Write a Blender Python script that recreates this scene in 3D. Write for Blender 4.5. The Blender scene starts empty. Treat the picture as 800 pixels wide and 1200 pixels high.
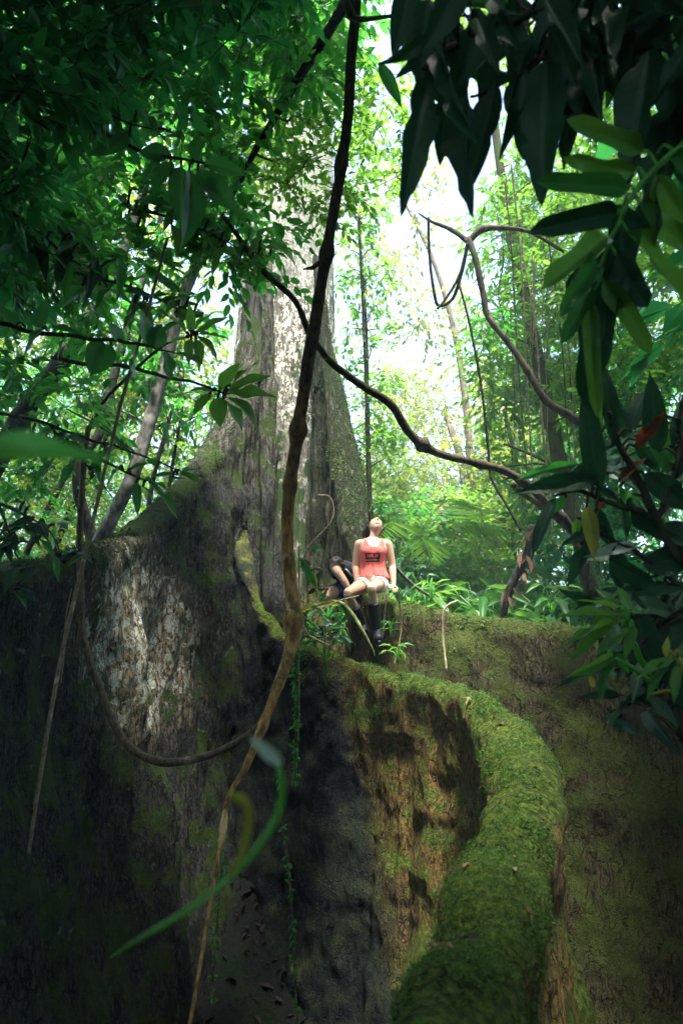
import bpy, math, random
import numpy as np
from mathutils import Vector, Matrix, Quaternion
from mathutils.bvhtree import BVHTree

SC = bpy.context.scene
COL = SC.collection
R = math.radians
rng = np.random.default_rng(7)
random.seed(7)

# ------------------------------------------------------------------ camera
CAMZ, PITCH, FPX = 1.6, R(14.0), 800.0
cp, sp = math.cos(PITCH), math.sin(PITCH)

def P(px, py, d):
    """world point seen at photograph pixel (800x1200) at axial distance d metres"""
    x = (px - 400.0) / FPX * d
    v = (600.0 - py) / FPX * d
    return Vector((x, d * cp - v * sp, CAMZ + d * sp + v * cp))

def PA(a):
    a = np.asarray(a, float)
    x = (a[:, 0] - 400.0) / FPX * a[:, 2]
    v = (600.0 - a[:, 1]) / FPX * a[:, 2]
    return np.stack([x, a[:, 2] * cp - v * sp, CAMZ + a[:, 2] * sp + v * cp], 1)

cam_d = bpy.data.cameras.new('camera')
cam = bpy.data.objects.new('camera', cam_d); COL.objects.link(cam)
cam.location = (0, 0, CAMZ); cam.rotation_euler = (math.pi / 2 + PITCH, 0, 0)
cam_d.sensor_fit = 'VERTICAL'; cam_d.sensor_height = 36; cam_d.sensor_width = 24; cam_d.lens = 24
cam_d.clip_start = 0.05; cam_d.clip_end = 500
cam_d.dof.use_dof = True; cam_d.dof.focus_distance = 7.6; cam_d.dof.aperture_fstop = 2.8
SC.camera = cam

SUN = Vector((.03, -.30, .95)).normalized()          # towards the sun: high, a little behind the viewpoint
# ------------------------------------------------------------------ numpy noise
def _hash(ix, iy, iz, seed):
    h = (ix.astype(np.int64) * 374761393 + iy.astype(np.int64) * 668265263 + iz.astype(np.int64) * 1274126177 + seed * 974634777) & 0xffffffff
    h = ((h ^ (h >> 13)) * 1103515245) & 0xffffffff
    h = ((h ^ (h >> 16)) * 2246822519) & 0xffffffff
    return ((h ^ (h >> 15)) & 0xffffff) / float(0xffffff)

def vnoise(p, seed=0):
    i = np.floor(p); f = p - i; u = f * f * (3 - 2 * f)
    i = i.astype(np.int64)
    out = 0
    for dx in (0, 1):
        wx = u[:, 0] if dx else 1 - u[:, 0]
        for dy in (0, 1):
            wy = u[:, 1] if dy else 1 - u[:, 1]
            for dz in (0, 1):
                wz = u[:, 2] if dz else 1 - u[:, 2]
                out = out + wx * wy * wz * _hash(i[:, 0] + dx, i[:, 1] + dy, i[:, 2] + dz, seed)
    return out * 2 - 1

def fbm(p, octv=4, seed=0, gain=.5):
    a, s, t = 1.0, 0, 0
    for k in range(octv):
        s = s + a * vnoise(p * (2.03 ** k), seed + k); t += a; a *= gain
    return s / t

# ------------------------------------------------------------------ object helpers
def tag(o, label=None, cat=None, group=None, kind=None):
    if label: o['label'] = label
    if cat: o['category'] = cat
    if group: o['group'] = group
    if kind: o['kind'] = kind
    return o

def empty(name, loc, label=None, cat=None, group=None):
    o = bpy.data.objects.new(name, None); COL.objects.link(o)
    o.location = loc; o.empty_display_size = .1
    return tag(o, label, cat, group)

def link(name, me, mat=None, parent=None, smooth=True):
    """links mesh data given in WORLD coordinates; under a parent the object is put back by the parent's place"""
    if mat is not None and not me.materials:
        me.materials.append(mat)
    o = bpy.data.objects.new(name, me); COL.objects.link(o)
    if parent is not None:
        o.parent = parent
        o.matrix_parent_inverse = Matrix.Translation(-world_loc(parent))
    return o

def world_loc(o):
    v = Vector(o.location)
    if o.parent:
        v = world_loc(o.parent) + (o.matrix_parent_inverse @ v)
    return v

def mesh_np(name, V, faces_flat, totals, uv=None, rnd=None, smooth=True):
    me = bpy.data.meshes.new(name)
    V = np.ascontiguousarray(V, np.float32); faces_flat = np.ascontiguousarray(faces_flat, np.int32); totals = np.ascontiguousarray(totals, np.int32)
    me.vertices.add(len(V)); me.vertices.foreach_set('co', V.ravel())
    me.loops.add(len(faces_flat)); me.loops.foreach_set('vertex_index', faces_flat)
    me.polygons.add(len(totals))
    st = np.zeros(len(totals), np.int32); st[1:] = np.cumsum(totals)[:-1]
    me.polygons.foreach_set('loop_start', st)
    me.polygons.foreach_set('loop_total', totals)
    me.polygons.foreach_set('use_smooth', np.full(len(totals), smooth))
    if uv is not None:
        l = me.uv_layers.new(name='UVMap')
        l.data.foreach_set('uv', np.ascontiguousarray(uv[faces_flat], np.float32).ravel())
    if rnd is not None:
        a = me.attributes.new('rnd', 'FLOAT', 'POINT'); a.data.foreach_set('value', np.ascontiguousarray(rnd, np.float32))
    me.update(calc_edges=True); me.validate()
    return me

class MB:
    """collects pieces of ONE mesh"""
    def __init__(s): s.V = []; s.F = []; s.T = []; s.UV = []; s.R = []; s.n = 0
    def add(s, V, F, uv=None, rnd=0.5):
        """F: list of (k x m) int arrays"""
        V = np.asarray(V, float)
        s.V.append(V)
        for f in (F if isinstance(F, list) else [F]):
            f = np.asarray(f)
            s.F.append((f + s.n).ravel()); s.T.append(np.full(len(f), f.shape[1], np.int32))
        s.UV.append(np.zeros((len(V), 2)) if uv is None else uv)
        s.R.append(np.full(len(V), rnd) if np.isscalar(rnd) else rnd)
        s.n += len(V)
    def mesh(s, name, smooth=True):
        return mesh_np(name, np.concatenate(s.V), np.concatenate(s.F), np.concatenate(s.T), np.concatenate(s.UV), np.concatenate(s.R), smooth)
    def build(s, name, mat, parent=None, smooth=True):
        return link(name, s.mesh(name, smooth), mat, parent)

def nrm(a):
    return a / np.maximum(np.linalg.norm(a, axis=-1, keepdims=True), 1e-9)

def spline(pts, n):
    """Catmull-Rom through rows of any width, n samples evenly by arc length (first 3 columns)"""
    p = np.asarray(pts, float)
    if len(p) == 2:
        t = np.linspace(0, 1, n)[:, None]; return p[0] * (1 - t) + p[1] * t
    q = np.vstack([2 * p[0] - p[1], p, 2 * p[-1] - p[-2]])
    out = []
    for i in range(1, len(q) - 2):
        t = np.linspace(0, 1, 24, endpoint=False)[:, None]
        a, b, c, d = q[i - 1], q[i], q[i + 1], q[i + 2]
        out.append(.5 * (2 * b + (c - a) * t + (2 * a - 5 * b + 4 * c - d) * t ** 2 + (3 * b - a - 3 * c + d) * t ** 3))
    out.append(q[-2][None]); o = np.vstack(out)
    s = np.r_[0, np.cumsum(np.linalg.norm(np.diff(o[:, :3], axis=0), axis=1))]
    u = np.linspace(0, s[-1], n)
    return np.stack([np.interp(u, s, o[:, k]) for k in range(o.shape[1])], 1)

def tube_vf(path, rad, sides=8, rough=0.0, seed=0, flat=None, cap=True):
    """round tube along path; flat=(fx, fy): elliptical section"""
    path = np.asarray(path, float); n = len(path)
    rad = np.broadcast_to(np.asarray(rad, float), (n,)).copy()
    t = np.gradient(path, axis=0); t = nrm(t)
    ref = np.array([0, 0, 1.0]) if abs(t[0][2]) < .9 else np.array([1.0, 0, 0])
    us = np.zeros((n, 3)); u = nrm(ref - t[0] * ref.dot(t[0]))
    for i in range(n):
        u = u - t[i] * u.dot(t[i]); u = u / max(np.linalg.norm(u), 1e-9); us[i] = u
    vs = np.cross(t, us)
    a = np.linspace(0, 2 * np.pi, sides, endpoint=False)
    fx, fy = flat or (1, 1)
    off = us[:, None] * np.cos(a)[None, :, None] * fx + vs[:, None] * np.sin(a)[None, :, None] * fy
    r = rad[:, None] * np.ones(sides)
    if rough:
        q = (path[:, None] + off * rad[:, None, None]).reshape(-1, 3)
        sc = 0.6 / max(np.median(rad), 1e-3)
        r = r * (1 + rough * fbm(q * sc, 3, seed).reshape(n, sides))
    V = (path[:, None] + off * r[..., None]).reshape(-1, 3)
    i = np.arange(n - 1)[:, None] * sides; j = np.arange(sides)[None]
    j2 = (j + 1) % sides
    F = np.stack([i + j, i + j2, i + sides + j2, i + sides + j], -1).reshape(-1, 4)
    uv = np.stack([np.tile(a / (2 * np.pi), n), np.repeat(np.linspace(0, 1, n), sides)], 1)
    Fs = [F]
    if cap:
        V = np.vstack([V, path[0] - t[0] * rad[0] * .3, path[-1] + t[-1] * rad[-1] * .3])
        uv = np.vstack([uv, [[.5, 0], [.5, 1]]])
        jj = np.arange(sides); b = (n - 1) * sides
        Fs.append(np.stack([np.full(sides, n * sides), (jj + 1) % sides, jj], 1))
        Fs.append(np.stack([np.full(sides, n * sides + 1), b + jj, b + (jj + 1) % sides], 1))
    return V, Fs, uv

def tube(mb, path, rad, sides=8, rough=0.0, seed=0, flat=None, rnd=.5):
    V, F, uv = tube_vf(path, rad, sides, rough, seed, flat)
    mb.add(V, F, uv, rnd)

# ------------------------------------------------------------------ leaves
KITE = (np.array([[0, 0, 0], [.42, .5, .12], [1, 0, -.05], [.42, -.5, .12]]), np.array([[0, 2, 1], [0, 3, 2]]), None)
_o = np.array([[0, 0, 0], [.22, .40, .07], [.58, .46, .06], [1, 0, -.10], [.58, -.46, .06], [.22, -.40, .07], [.25, 0, 0], [.62, 0, -.03]])
OVAL = (_o, np.array([[0, 6, 1], [7, 3, 2], [0, 5, 6], [7, 4, 3]]), np.array([[6, 7, 2, 1], [5, 4, 7, 6]]))

def leaves(mb, base, d, nr, L, W, tmpl=OVAL, curl=0.25, seed=0):
    """many small leaf blades into one mesh"""
    n = len(base)
    if n == 0: return
    T, tri, quad = tmpl
    d = nrm(d); s = nrm(np.cross(nr, d)); u = np.cross(d, s)
    x, y, z = T[:, 0], T[:, 1], T[:, 2]
    Lb = np.broadcast_to(L, (n,))[:, None, None]; Wb = np.broadcast_to(W, (n,))[:, None, None]
    V = base[:, None] + d[:, None] * x[None, :, None] * Lb + s[:, None] * y[None, :, None] * Wb \
        + u[:, None] * (z[None, :, None] * Wb - curl * (x ** 2)[None, :, None] * Lb)
    k = len(T); o = np.arange(n)[:, None, None] * k
    F = [(tri[None] + o).reshape(-1, 3)]
    if quad is not None: F.append((quad[None] + o).reshape(-1, 4))
    uv = np.tile(np.stack([x, y + .5], 1), (n, 1))
    rr = np.random.default_rng(seed + n).random(n)
    mb.add(V.reshape(-1, 3), F, uv, np.repeat(rr, k))

def clumps(leafmb, twigmb, C, rad, n_tw, n_lf, L, aspect=.45, droop=.35, tmpl=OVAL, seed=0, up=.3, tw_r=.004, squash=.75):
    """leafy sprays round the centres C (n x 3): n_tw twigs each with n_lf alternate leaves"""
    g = np.random.default_rng(seed)
    C = np.asarray(C, float); n = len(C)
    if n == 0: return
    rad = np.broadcast_to(rad, (n,))
    T = n * n_tw
    c = np.repeat(C, n_tw, 0); r = np.repeat(rad, n_tw)
    d = nrm(g.normal(size=(T, 3)) + np.array([0, 0, up])); d[:, 2] *= squash
    st = c + d * (r * g.uniform(0, .25, T))[:, None]
    ln = r * g.uniform(.55, 1.1, T)
    sag = g.uniform(.1, .5, T) * ln
    def at(t):
        return st + d * (ln * t)[:, None] - np.array([0, 0, 1.0]) * (sag * t * t)[:, None]
    # twigs: three-sided prisms in two pieces
    if twigmb is not None:
        s0 = nrm(np.cross(d, g.normal(size=(T, 3)))); s1 = nrm(np.cross(d, s0))
        V = []
        for t, rr in ((0, 1.0), (.5, .7), (1, .25)):
            p = at(np.full(T, t))
            for a in (0, 2.1, 4.2):
                V.append(p + (s0 * math.cos(a) + s1 * math.sin(a)) * tw_r * rr)
        V = np.stack(V, 1)
        q = []
        for lv in (0, 1):
            for a in range(3):
                q.append([lv * 3 + a, lv * 3 + (a + 1) % 3, lv * 3 + 3 + (a + 1) % 3, lv * 3 + 3 + a])
        q = np.array(q); F = (q[None] + np.arange(T)[:, None, None] * 9).reshape(-1, 4)
        twigmb.add(V.reshape(-1, 3), [F])
    B, D, N = [], [], []
    for k in range(n_lf):
        t = .2 + .8 * (k + g.uniform(.2, .8, T)) / n_lf
        side = nrm(np.cross(d, np.array([0, 0, 1.0]) + .2 * g.normal(size=(T, 3)))) * (1 if k % 2 else -1)
        dd = nrm(d * (.5 + .6 * t[:, None]) + side * (.9 - .5 * t[:, None]) + np.array([0, 0, -1.0]) * (droop * g.uniform(.3, 1.8, T))[:, None] + .25 * g.normal(size=(T, 3)))
        nn = np.array([0, 0, 1.0]) + .45 * g.normal(size=(T, 3)); nn = nrm(nn - dd * (nn * dd).sum(1, keepdims=True))
        B.append(at(t)); D.append(dd); N.append(nn)
    B = np.concatenate(B); D = np.concatenate(D); N = np.concatenate(N)
    Ls = L * g.uniform(.6, 1.25, len(B))
    leaves(leafmb, B, D, N, Ls, Ls * aspect * g.uniform(.8, 1.2, len(B)), tmpl, .22, seed)

def scatter(box, d, n, seed, avoid=None):
    """n points of a foliage volume given by its extent in view and its distance range (metres)"""
    g = np.random.default_rng(seed); out = []
    while len(out) < n:
        px, py, dd = g.uniform(box[0], box[2]), g.uniform(box[1], box[3]), g.uniform(*d)
        if avoid and avoid(px, py, dd): continue
        out.append((px, py, dd))
    return PA(out)

# ---- large single leaves (each its own object)
def w_shape(t, kind):
    if kind == 'lance': return np.sin(np.pi * t ** .85) ** .75 * (1 - .25 * t)
    if kind == 'obov': return np.sin(np.pi * np.clip(t, 0, 1) ** 1.35) ** .8
    if kind == 'strap': return np.clip(np.sin(np.pi * np.clip(t, 0, 1)) * 2.2, 0, 1) ** .7 * (1 - .3 * t)
    t = np.clip(t, 0, 1); return np.clip(1.75 * t ** .62 * (1 - t) ** (.80 + .25 * t), 0, 1) * (1 - .30 * np.exp(-((t - .93) / .07) ** 2))      # elliptic, drawn out to a drip tip

def leaf_mesh(name, kind, mat, nl=24, nw=8, fold=.18, curl=.25, wave=.05, vein=.012, aspect=.35, seed=0, tear=0.0, bend=0.0):
    g = np.random.default_rng(seed)
    t = np.linspace(0, 1, nl + 1); w = np.clip(w_shape(t, kind), 0, None) * .5
    w[0] = .015; w[-1] = .004
    s = np.linspace(-1, 1, nw + 1)
    X, S = np.meshgrid(t, s, indexing='ij')
    Wd = w[:, None] * np.ones_like(S)
    if tear:
        q = np.stack([X.ravel() * 9, np.sign(S.ravel()) * 5, np.zeros(X.size)], 1)
        Wd = Wd * (1 - tear * np.clip(vnoise(q, seed) - .25, 0, 1).reshape(X.shape) * np.abs(S))
    Y = S * Wd * aspect
    ph = g.uniform(0, 6, 2)
    Z = np.abs(S) * Wd * fold * 1.2 * aspect / .35 - curl * X ** 2 - .0 \
        + wave * np.sin(X * 11 + ph[0] + np.sign(S) * ph[1]) * np.abs(S) ** 2 * Wd * 1.4 \
        + vein * np.cos((X - np.abs(S) * .10) * 2 * np.pi * 9) * np.sin(np.abs(S) * np.pi) * (w[:, None] * 2)
    Y = Y + bend * (X ** 2) * .5
    V = np.stack([X, Y, Z], -1).reshape(-1, 3)
    i = np.arange(nl)[:, None] * (nw + 1); j = np.arange(nw)[None]
    F = np.stack([i + j, i + nw + 1 + j, i + nw + 2 + j, i + j + 1], -1).reshape(-1, 4)
    uv = np.stack([X.ravel(), S.ravel() * .5 + .5], 1)
    me = mesh_np(name, V, F.ravel(), np.full(len(F), 4), uv, np.full(len(V), g.random()))
    me.materials.append(mat)
    return me

def frame(base, tip, normal):
    d = (tip - base); L = d.length; x = d / L
    y = normal.cross(x)
    if y.length < 1e-4: y = Vector((0, 0, 1)).cross(x)
    y.normalize(); z = x.cross(y)
    M = Matrix.Identity(4)
    for k, a in enumerate((x, y, z)):
        for r_ in range(3): M[r_][k] = a[r_]
    M.translation = base
    return M, L

def put_leaf(parent, me, base, tip, width=1.0, normal=None, name='leaf', roll=0.0):
    """one leaf object from base to tip; width multiplies the mesh's own aspect"""
    base, tip = Vector(base), Vector(tip)
    if normal is None: normal = Vector((0, -.5, .6))
    M, L = frame(base, tip, Vector(normal))
    if roll: M = M @ Matrix.Rotation(roll, 4, 'X')
    o = bpy.data.objects.new(name, me); COL.objects.link(o)
    S = Matrix.Diagonal((L, L * width, L, 1))
    o.parent = parent
    o.matrix_parent_inverse = Matrix.Translation(-world_loc(parent))
    o.matrix_basis = M @ S
    return o
# ------------------------------------------------------------------ materials
class NT:
    def __init__(s, name):
        s.m = bpy.data.materials.new(name); s.m.use_nodes = True
        s.t = s.m.node_tree; s.t.nodes.clear()
        s.out = s.n('ShaderNodeOutputMaterial')
    def n(s, typ, **kw):
        x = s.t.nodes.new(typ)
        for k, v in kw.items(): setattr(x, k, v)
        return x
    def l(s, a, b): s.t.links.new(a, b)
    def val(s, sock, v):
        if hasattr(v, 'is_linked') or isinstance(v, bpy.types.NodeSocket): s.l(v, sock)
        else: sock.default_value = v
    def noise(s, vec, scale, detail=4, rough=.55, dist=0, out='Fac'):
        x = s.n('ShaderNodeTexNoise'); x.inputs['Scale'].default_value = scale; x.inputs['Detail'].default_value = detail
        x.inputs['Roughness'].default_value = rough; x.inputs['Distortion'].default_value = dist
        if vec is not None: s.l(vec, x.inputs['Vector'])
        return x.outputs[out]
    def voro(s, vec, scale, feature='F1', rand=1.0, out='Distance'):
        x = s.n('ShaderNodeTexVoronoi', feature=feature); x.inputs['Scale'].default_value = scale; x.inputs['Randomness'].default_value = rand
        s.l(vec, x.inputs['Vector']); return x.outputs[out]
    def ramp(s, fac, a, b, lo=0.0, hi=1.0):
        x = s.n('ShaderNodeMapRange'); x.interpolation_type = 'SMOOTHSTEP'
        s.l(fac, x.inputs[0]); x.inputs[1].default_value = a; x.inputs[2].default_value = b
        x.inputs[3].default_value = lo; x.inputs[4].default_value = hi
        return x.outputs[0]
    def math(s, op, a, b=0.0):
        x = s.n('ShaderNodeMath', operation=op); s.val(x.inputs[0], a); s.val(x.inputs[1], b); return x.outputs[0]
    def mix(s, fac, a, b):
        x = s.n('ShaderNodeMix', data_type='RGBA'); s.val(x.inputs[0], fac)
        s.val(x.inputs[6], a if not isinstance(a, tuple) else (*a, 1)); s.val(x.inputs[7], b if not isinstance(b, tuple) else (*b, 1))
        return x.outputs[2]
    def coord(s, scale=(1, 1, 1), out='Object'):
        c = s.n('ShaderNodeTexCoord'); m = s.n('ShaderNodeMapping'); m.inputs['Scale'].default_value = scale
        s.l(c.outputs[out], m.inputs['Vector']); return m.outputs[0]
    def bsdf(s, col, rough=.8, spec=.3, bump=None, strength=.5, dist=.02):
        b = s.n('ShaderNodeBsdfPrincipled'); s.val(b.inputs['Base Color'], col if not isinstance(col, tuple) else (*col, 1))
        s.val(b.inputs['Roughness'], rough); b.inputs['Specular IOR Level'].default_value = spec
        if bump is not None:
            x = s.n('ShaderNodeBump'); x.inputs['Strength'].default_value = strength; x.inputs['Distance'].default_value = dist
            s.l(bump, x.inputs['Height']); s.l(x.outputs[0], b.inputs['Normal'])
        return b.outputs[0]
    def done(s, sh): s.l(sh, s.out.inputs['Surface']); return s.m

def leaf_mat(name, c0, c1, t0, trans=.45, rough=.42, veins=False, spec=.4):
    """green blade: c0..c1 varies from leaf to leaf, t0 = the light that comes through the blade"""
    t = NT(name)
    at = t.n('ShaderNodeAttribute', attribute_name='rnd').outputs['Fac']
    v = t.coord(); nz = t.noise(v, 1.3, 2)
    f = t.math('ADD', t.math('MULTIPLY', at, .75), t.math('MULTIPLY', nz, .3))
    col = t.mix(f, c0, c1)
    tcol = t.mix(f, tuple(x * .8 for x in t0), tuple(min(1, x * 1.25) for x in t0))
    bump = None
    if veins:
        uv = t.n('ShaderNodeUVMap').outputs[0]; sx = t.n('ShaderNodeSeparateXYZ'); t.l(uv, sx.inputs[0])
        a = t.math('ABSOLUTE', t.math('SUBTRACT', sx.outputs[1], .5))
        mid = t.ramp(a, .012, .03, 1, 0)
        sl = t.math('SUBTRACT', t.math('MULTIPLY', sx.outputs[0], 11.0), t.math('MULTIPLY', a, 3.0))
        fr = t.math('ABSOLUTE', t.math('SUBTRACT', t.math('FRACT', sl), .5))
        lat = t.math('MULTIPLY', t.ramp(fr, .02, .07, 1, 0), .55)
        ve = t.math('MAXIMUM', mid, lat)
        blot = t.ramp(t.noise(v, 9, 4), .62, .75)
        col = t.mix(t.math('MULTIPLY', ve, .5), col, tuple(min(1, c * 1.9 + .02) for c in c1))
        col = t.mix(t.math('MULTIPLY', blot, .35), col, (.09, .075, .02))
        tcol = t.mix(t.math('MULTIPLY', ve, .6), tcol, tuple(c * .55 for c in t0))
        bump = t.math('SUBTRACT', 1.0, ve)
    b = t.bsdf(col, rough, spec, bump, .25, .004)
    tr = t.n('ShaderNodeBsdfTranslucent'); t.l(tcol, tr.inputs[0])
    m = t.n('ShaderNodeMixShader'); m.inputs[0].default_value = trans
    t.l(b, m.inputs[1]); t.l(tr.outputs[0], m.inputs[2])
    return t.done(m.outputs[0])

def wood_mat(name, c0, c1, moss=None, mossamt=.5, scale=1.0):
    t = NT(name); v = t.coord((1, 1, .35))
    a = t.noise(v, 22 * scale, 6, .65); b = t.noise(t.coord(), 4 * scale, 3)
    col = t.mix(t.ramp(a, .35, .68), c0, c1)
    col = t.mix(t.ramp(b, .55, .75), col, tuple(min(1, x * 1.7) for x in c1))
    if moss:
        mk = t.ramp(t.math('ADD', t.noise(t.coord(), 6 * scale, 4), 0.0), .62 - .3 * mossamt, .78 - .3 * mossamt)
        col = t.mix(mk, col, moss)
    return t.done(t.bsdf(col, .9, .15, t.math('ADD', a, t.math('MULTIPLY', b, .6)), .7, .015))

M = {}
M['leaf_deep'] = leaf_mat('deep green leaf', (.012, .085, .030), (.024, .14, .038), (.05, .36, .07), .46, .42)
M['leaf_mid'] = leaf_mat('mid green leaf', (.018, .105, .026), (.038, .165, .034), (.09, .40, .05), .48, .42)
M['leaf_fresh'] = leaf_mat('fresh yellow green leaf', (.035, .125, .018), (.085, .18, .026), (.22, .48, .05), .5, .45)
M['leaf_pale'] = leaf_mat('pale olive leaf', (.07, .10, .03), (.15, .15, .05), (.30, .34, .07), .5, .5)
M['leaf_gold'] = leaf_mat('sunny yellow green leaf', (.045, .11, .015), (.13, .17, .022), (.32, .44, .04), .5, .45)
M['far_leaf'] = leaf_mat('far canopy leaf', (.018, .06, .016), (.10, .13, .03), (.18, .30, .045), .45, .6)
M['big_dark'] = leaf_mat('thick dark blade', (.012, .045, .026), (.020, .065, .030), (.02, .10, .035), .2, .5, True, .22)
M['floor_leaf'] = leaf_mat('dull floor leaf', (.010, .022, .012), (.016, .034, .016), (.02, .05, .02), .2, .75, True, .1)
M['big_mid'] = leaf_mat('mid green blade', (.018, .085, .028), (.03, .12, .032), (.06, .30, .045), .42, .36, True, .45)
M['big_fresh'] = leaf_mat('light green blade', (.035, .14, .03), (.06, .18, .035), (.18, .42, .05), .45, .38, True, .45)
M['big_yellow'] = leaf_mat('yellowing blade', (.16, .19, .03), (.22, .23, .04), (.5, .5, .06), .45, .4, True)
M['big_red'] = leaf_mat('rusty red blade', (.14, .030, .014), (.20, .055, .02), (.40, .09, .03), .4, .45, True)
M['big_bright'] = leaf_mat('green blade with painted light', (.045, .27, .045), (.07, .32, .05), (.20, .66, .10), .5, .35, True, .4)  # light on the shaded close leaf painted in as a brighter green
M['big_pale'] = leaf_mat('pale underside blade', (.28, .36, .30), (.36, .42, .34), (.3, .4, .3), .3, .5, True)
M['shoot'] = leaf_mat('young green stem', (.06, .30, .035), (.09, .36, .04), (.2, .55, .06), .3, .4)
M['shoot_y'] = leaf_mat('yellow green stem', (.22, .25, .02), (.26, .28, .03), (.4, .45, .03), .3, .4)
M['twig'] = wood_mat('twig bark', (.035, .028, .02), (.09, .07, .045), None, 0, 2)
M['bark_dark'] = wood_mat('dark moist bark', (.018, .018, .017), (.06, .055, .045), (.03, .055, .018), .25)
M['bark_grey'] = wood_mat('grey bark', (.06, .06, .055), (.20, .20, .18), (.05, .075, .03), .15)
M['bark_liana'] = wood_mat('dark liana bark', (.018, .015, .012), (.075, .058, .04), (.045, .06, .018), .35)
M['bark_moss'] = wood_mat('mossy bark', (.04, .03, .018), (.11, .085, .05), (.055, .09, .015), .8)
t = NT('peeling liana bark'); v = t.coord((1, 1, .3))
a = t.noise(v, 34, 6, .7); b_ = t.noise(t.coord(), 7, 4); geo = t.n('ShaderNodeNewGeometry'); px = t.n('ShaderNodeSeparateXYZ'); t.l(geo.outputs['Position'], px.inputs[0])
dk = t.ramp(t.math('ADD', px.outputs[2], t.math('MULTIPLY', b_, 1.6)), 3.1, 4.3)  # upper stem painted darker with height, standing in for its shade
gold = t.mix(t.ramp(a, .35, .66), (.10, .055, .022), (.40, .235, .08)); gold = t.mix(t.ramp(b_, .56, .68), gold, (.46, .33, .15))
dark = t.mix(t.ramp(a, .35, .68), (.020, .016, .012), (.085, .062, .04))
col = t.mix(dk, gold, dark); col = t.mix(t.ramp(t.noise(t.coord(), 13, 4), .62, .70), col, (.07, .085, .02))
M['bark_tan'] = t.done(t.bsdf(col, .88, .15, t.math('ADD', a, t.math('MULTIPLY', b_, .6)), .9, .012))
M['bark_fawn'] = wood_mat('fawn bark', (.13, .10, .07), (.28, .23, .16), (.08, .10, .03), .15, 1.0)
M['vine_pale'] = wood_mat('pale vine bark', (.16, .125, .08), (.31, .26, .18), None, 0, 3)
M['fernstalk'] = wood_mat('green fern stalk', (.07, .10, .03), (.19, .23, .09), None, 0, 2)
M['vine_brown'] = wood_mat('brown vine bark', (.06, .045, .03), (.16, .12, .08), (.05, .07, .02), .2, 2)

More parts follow.
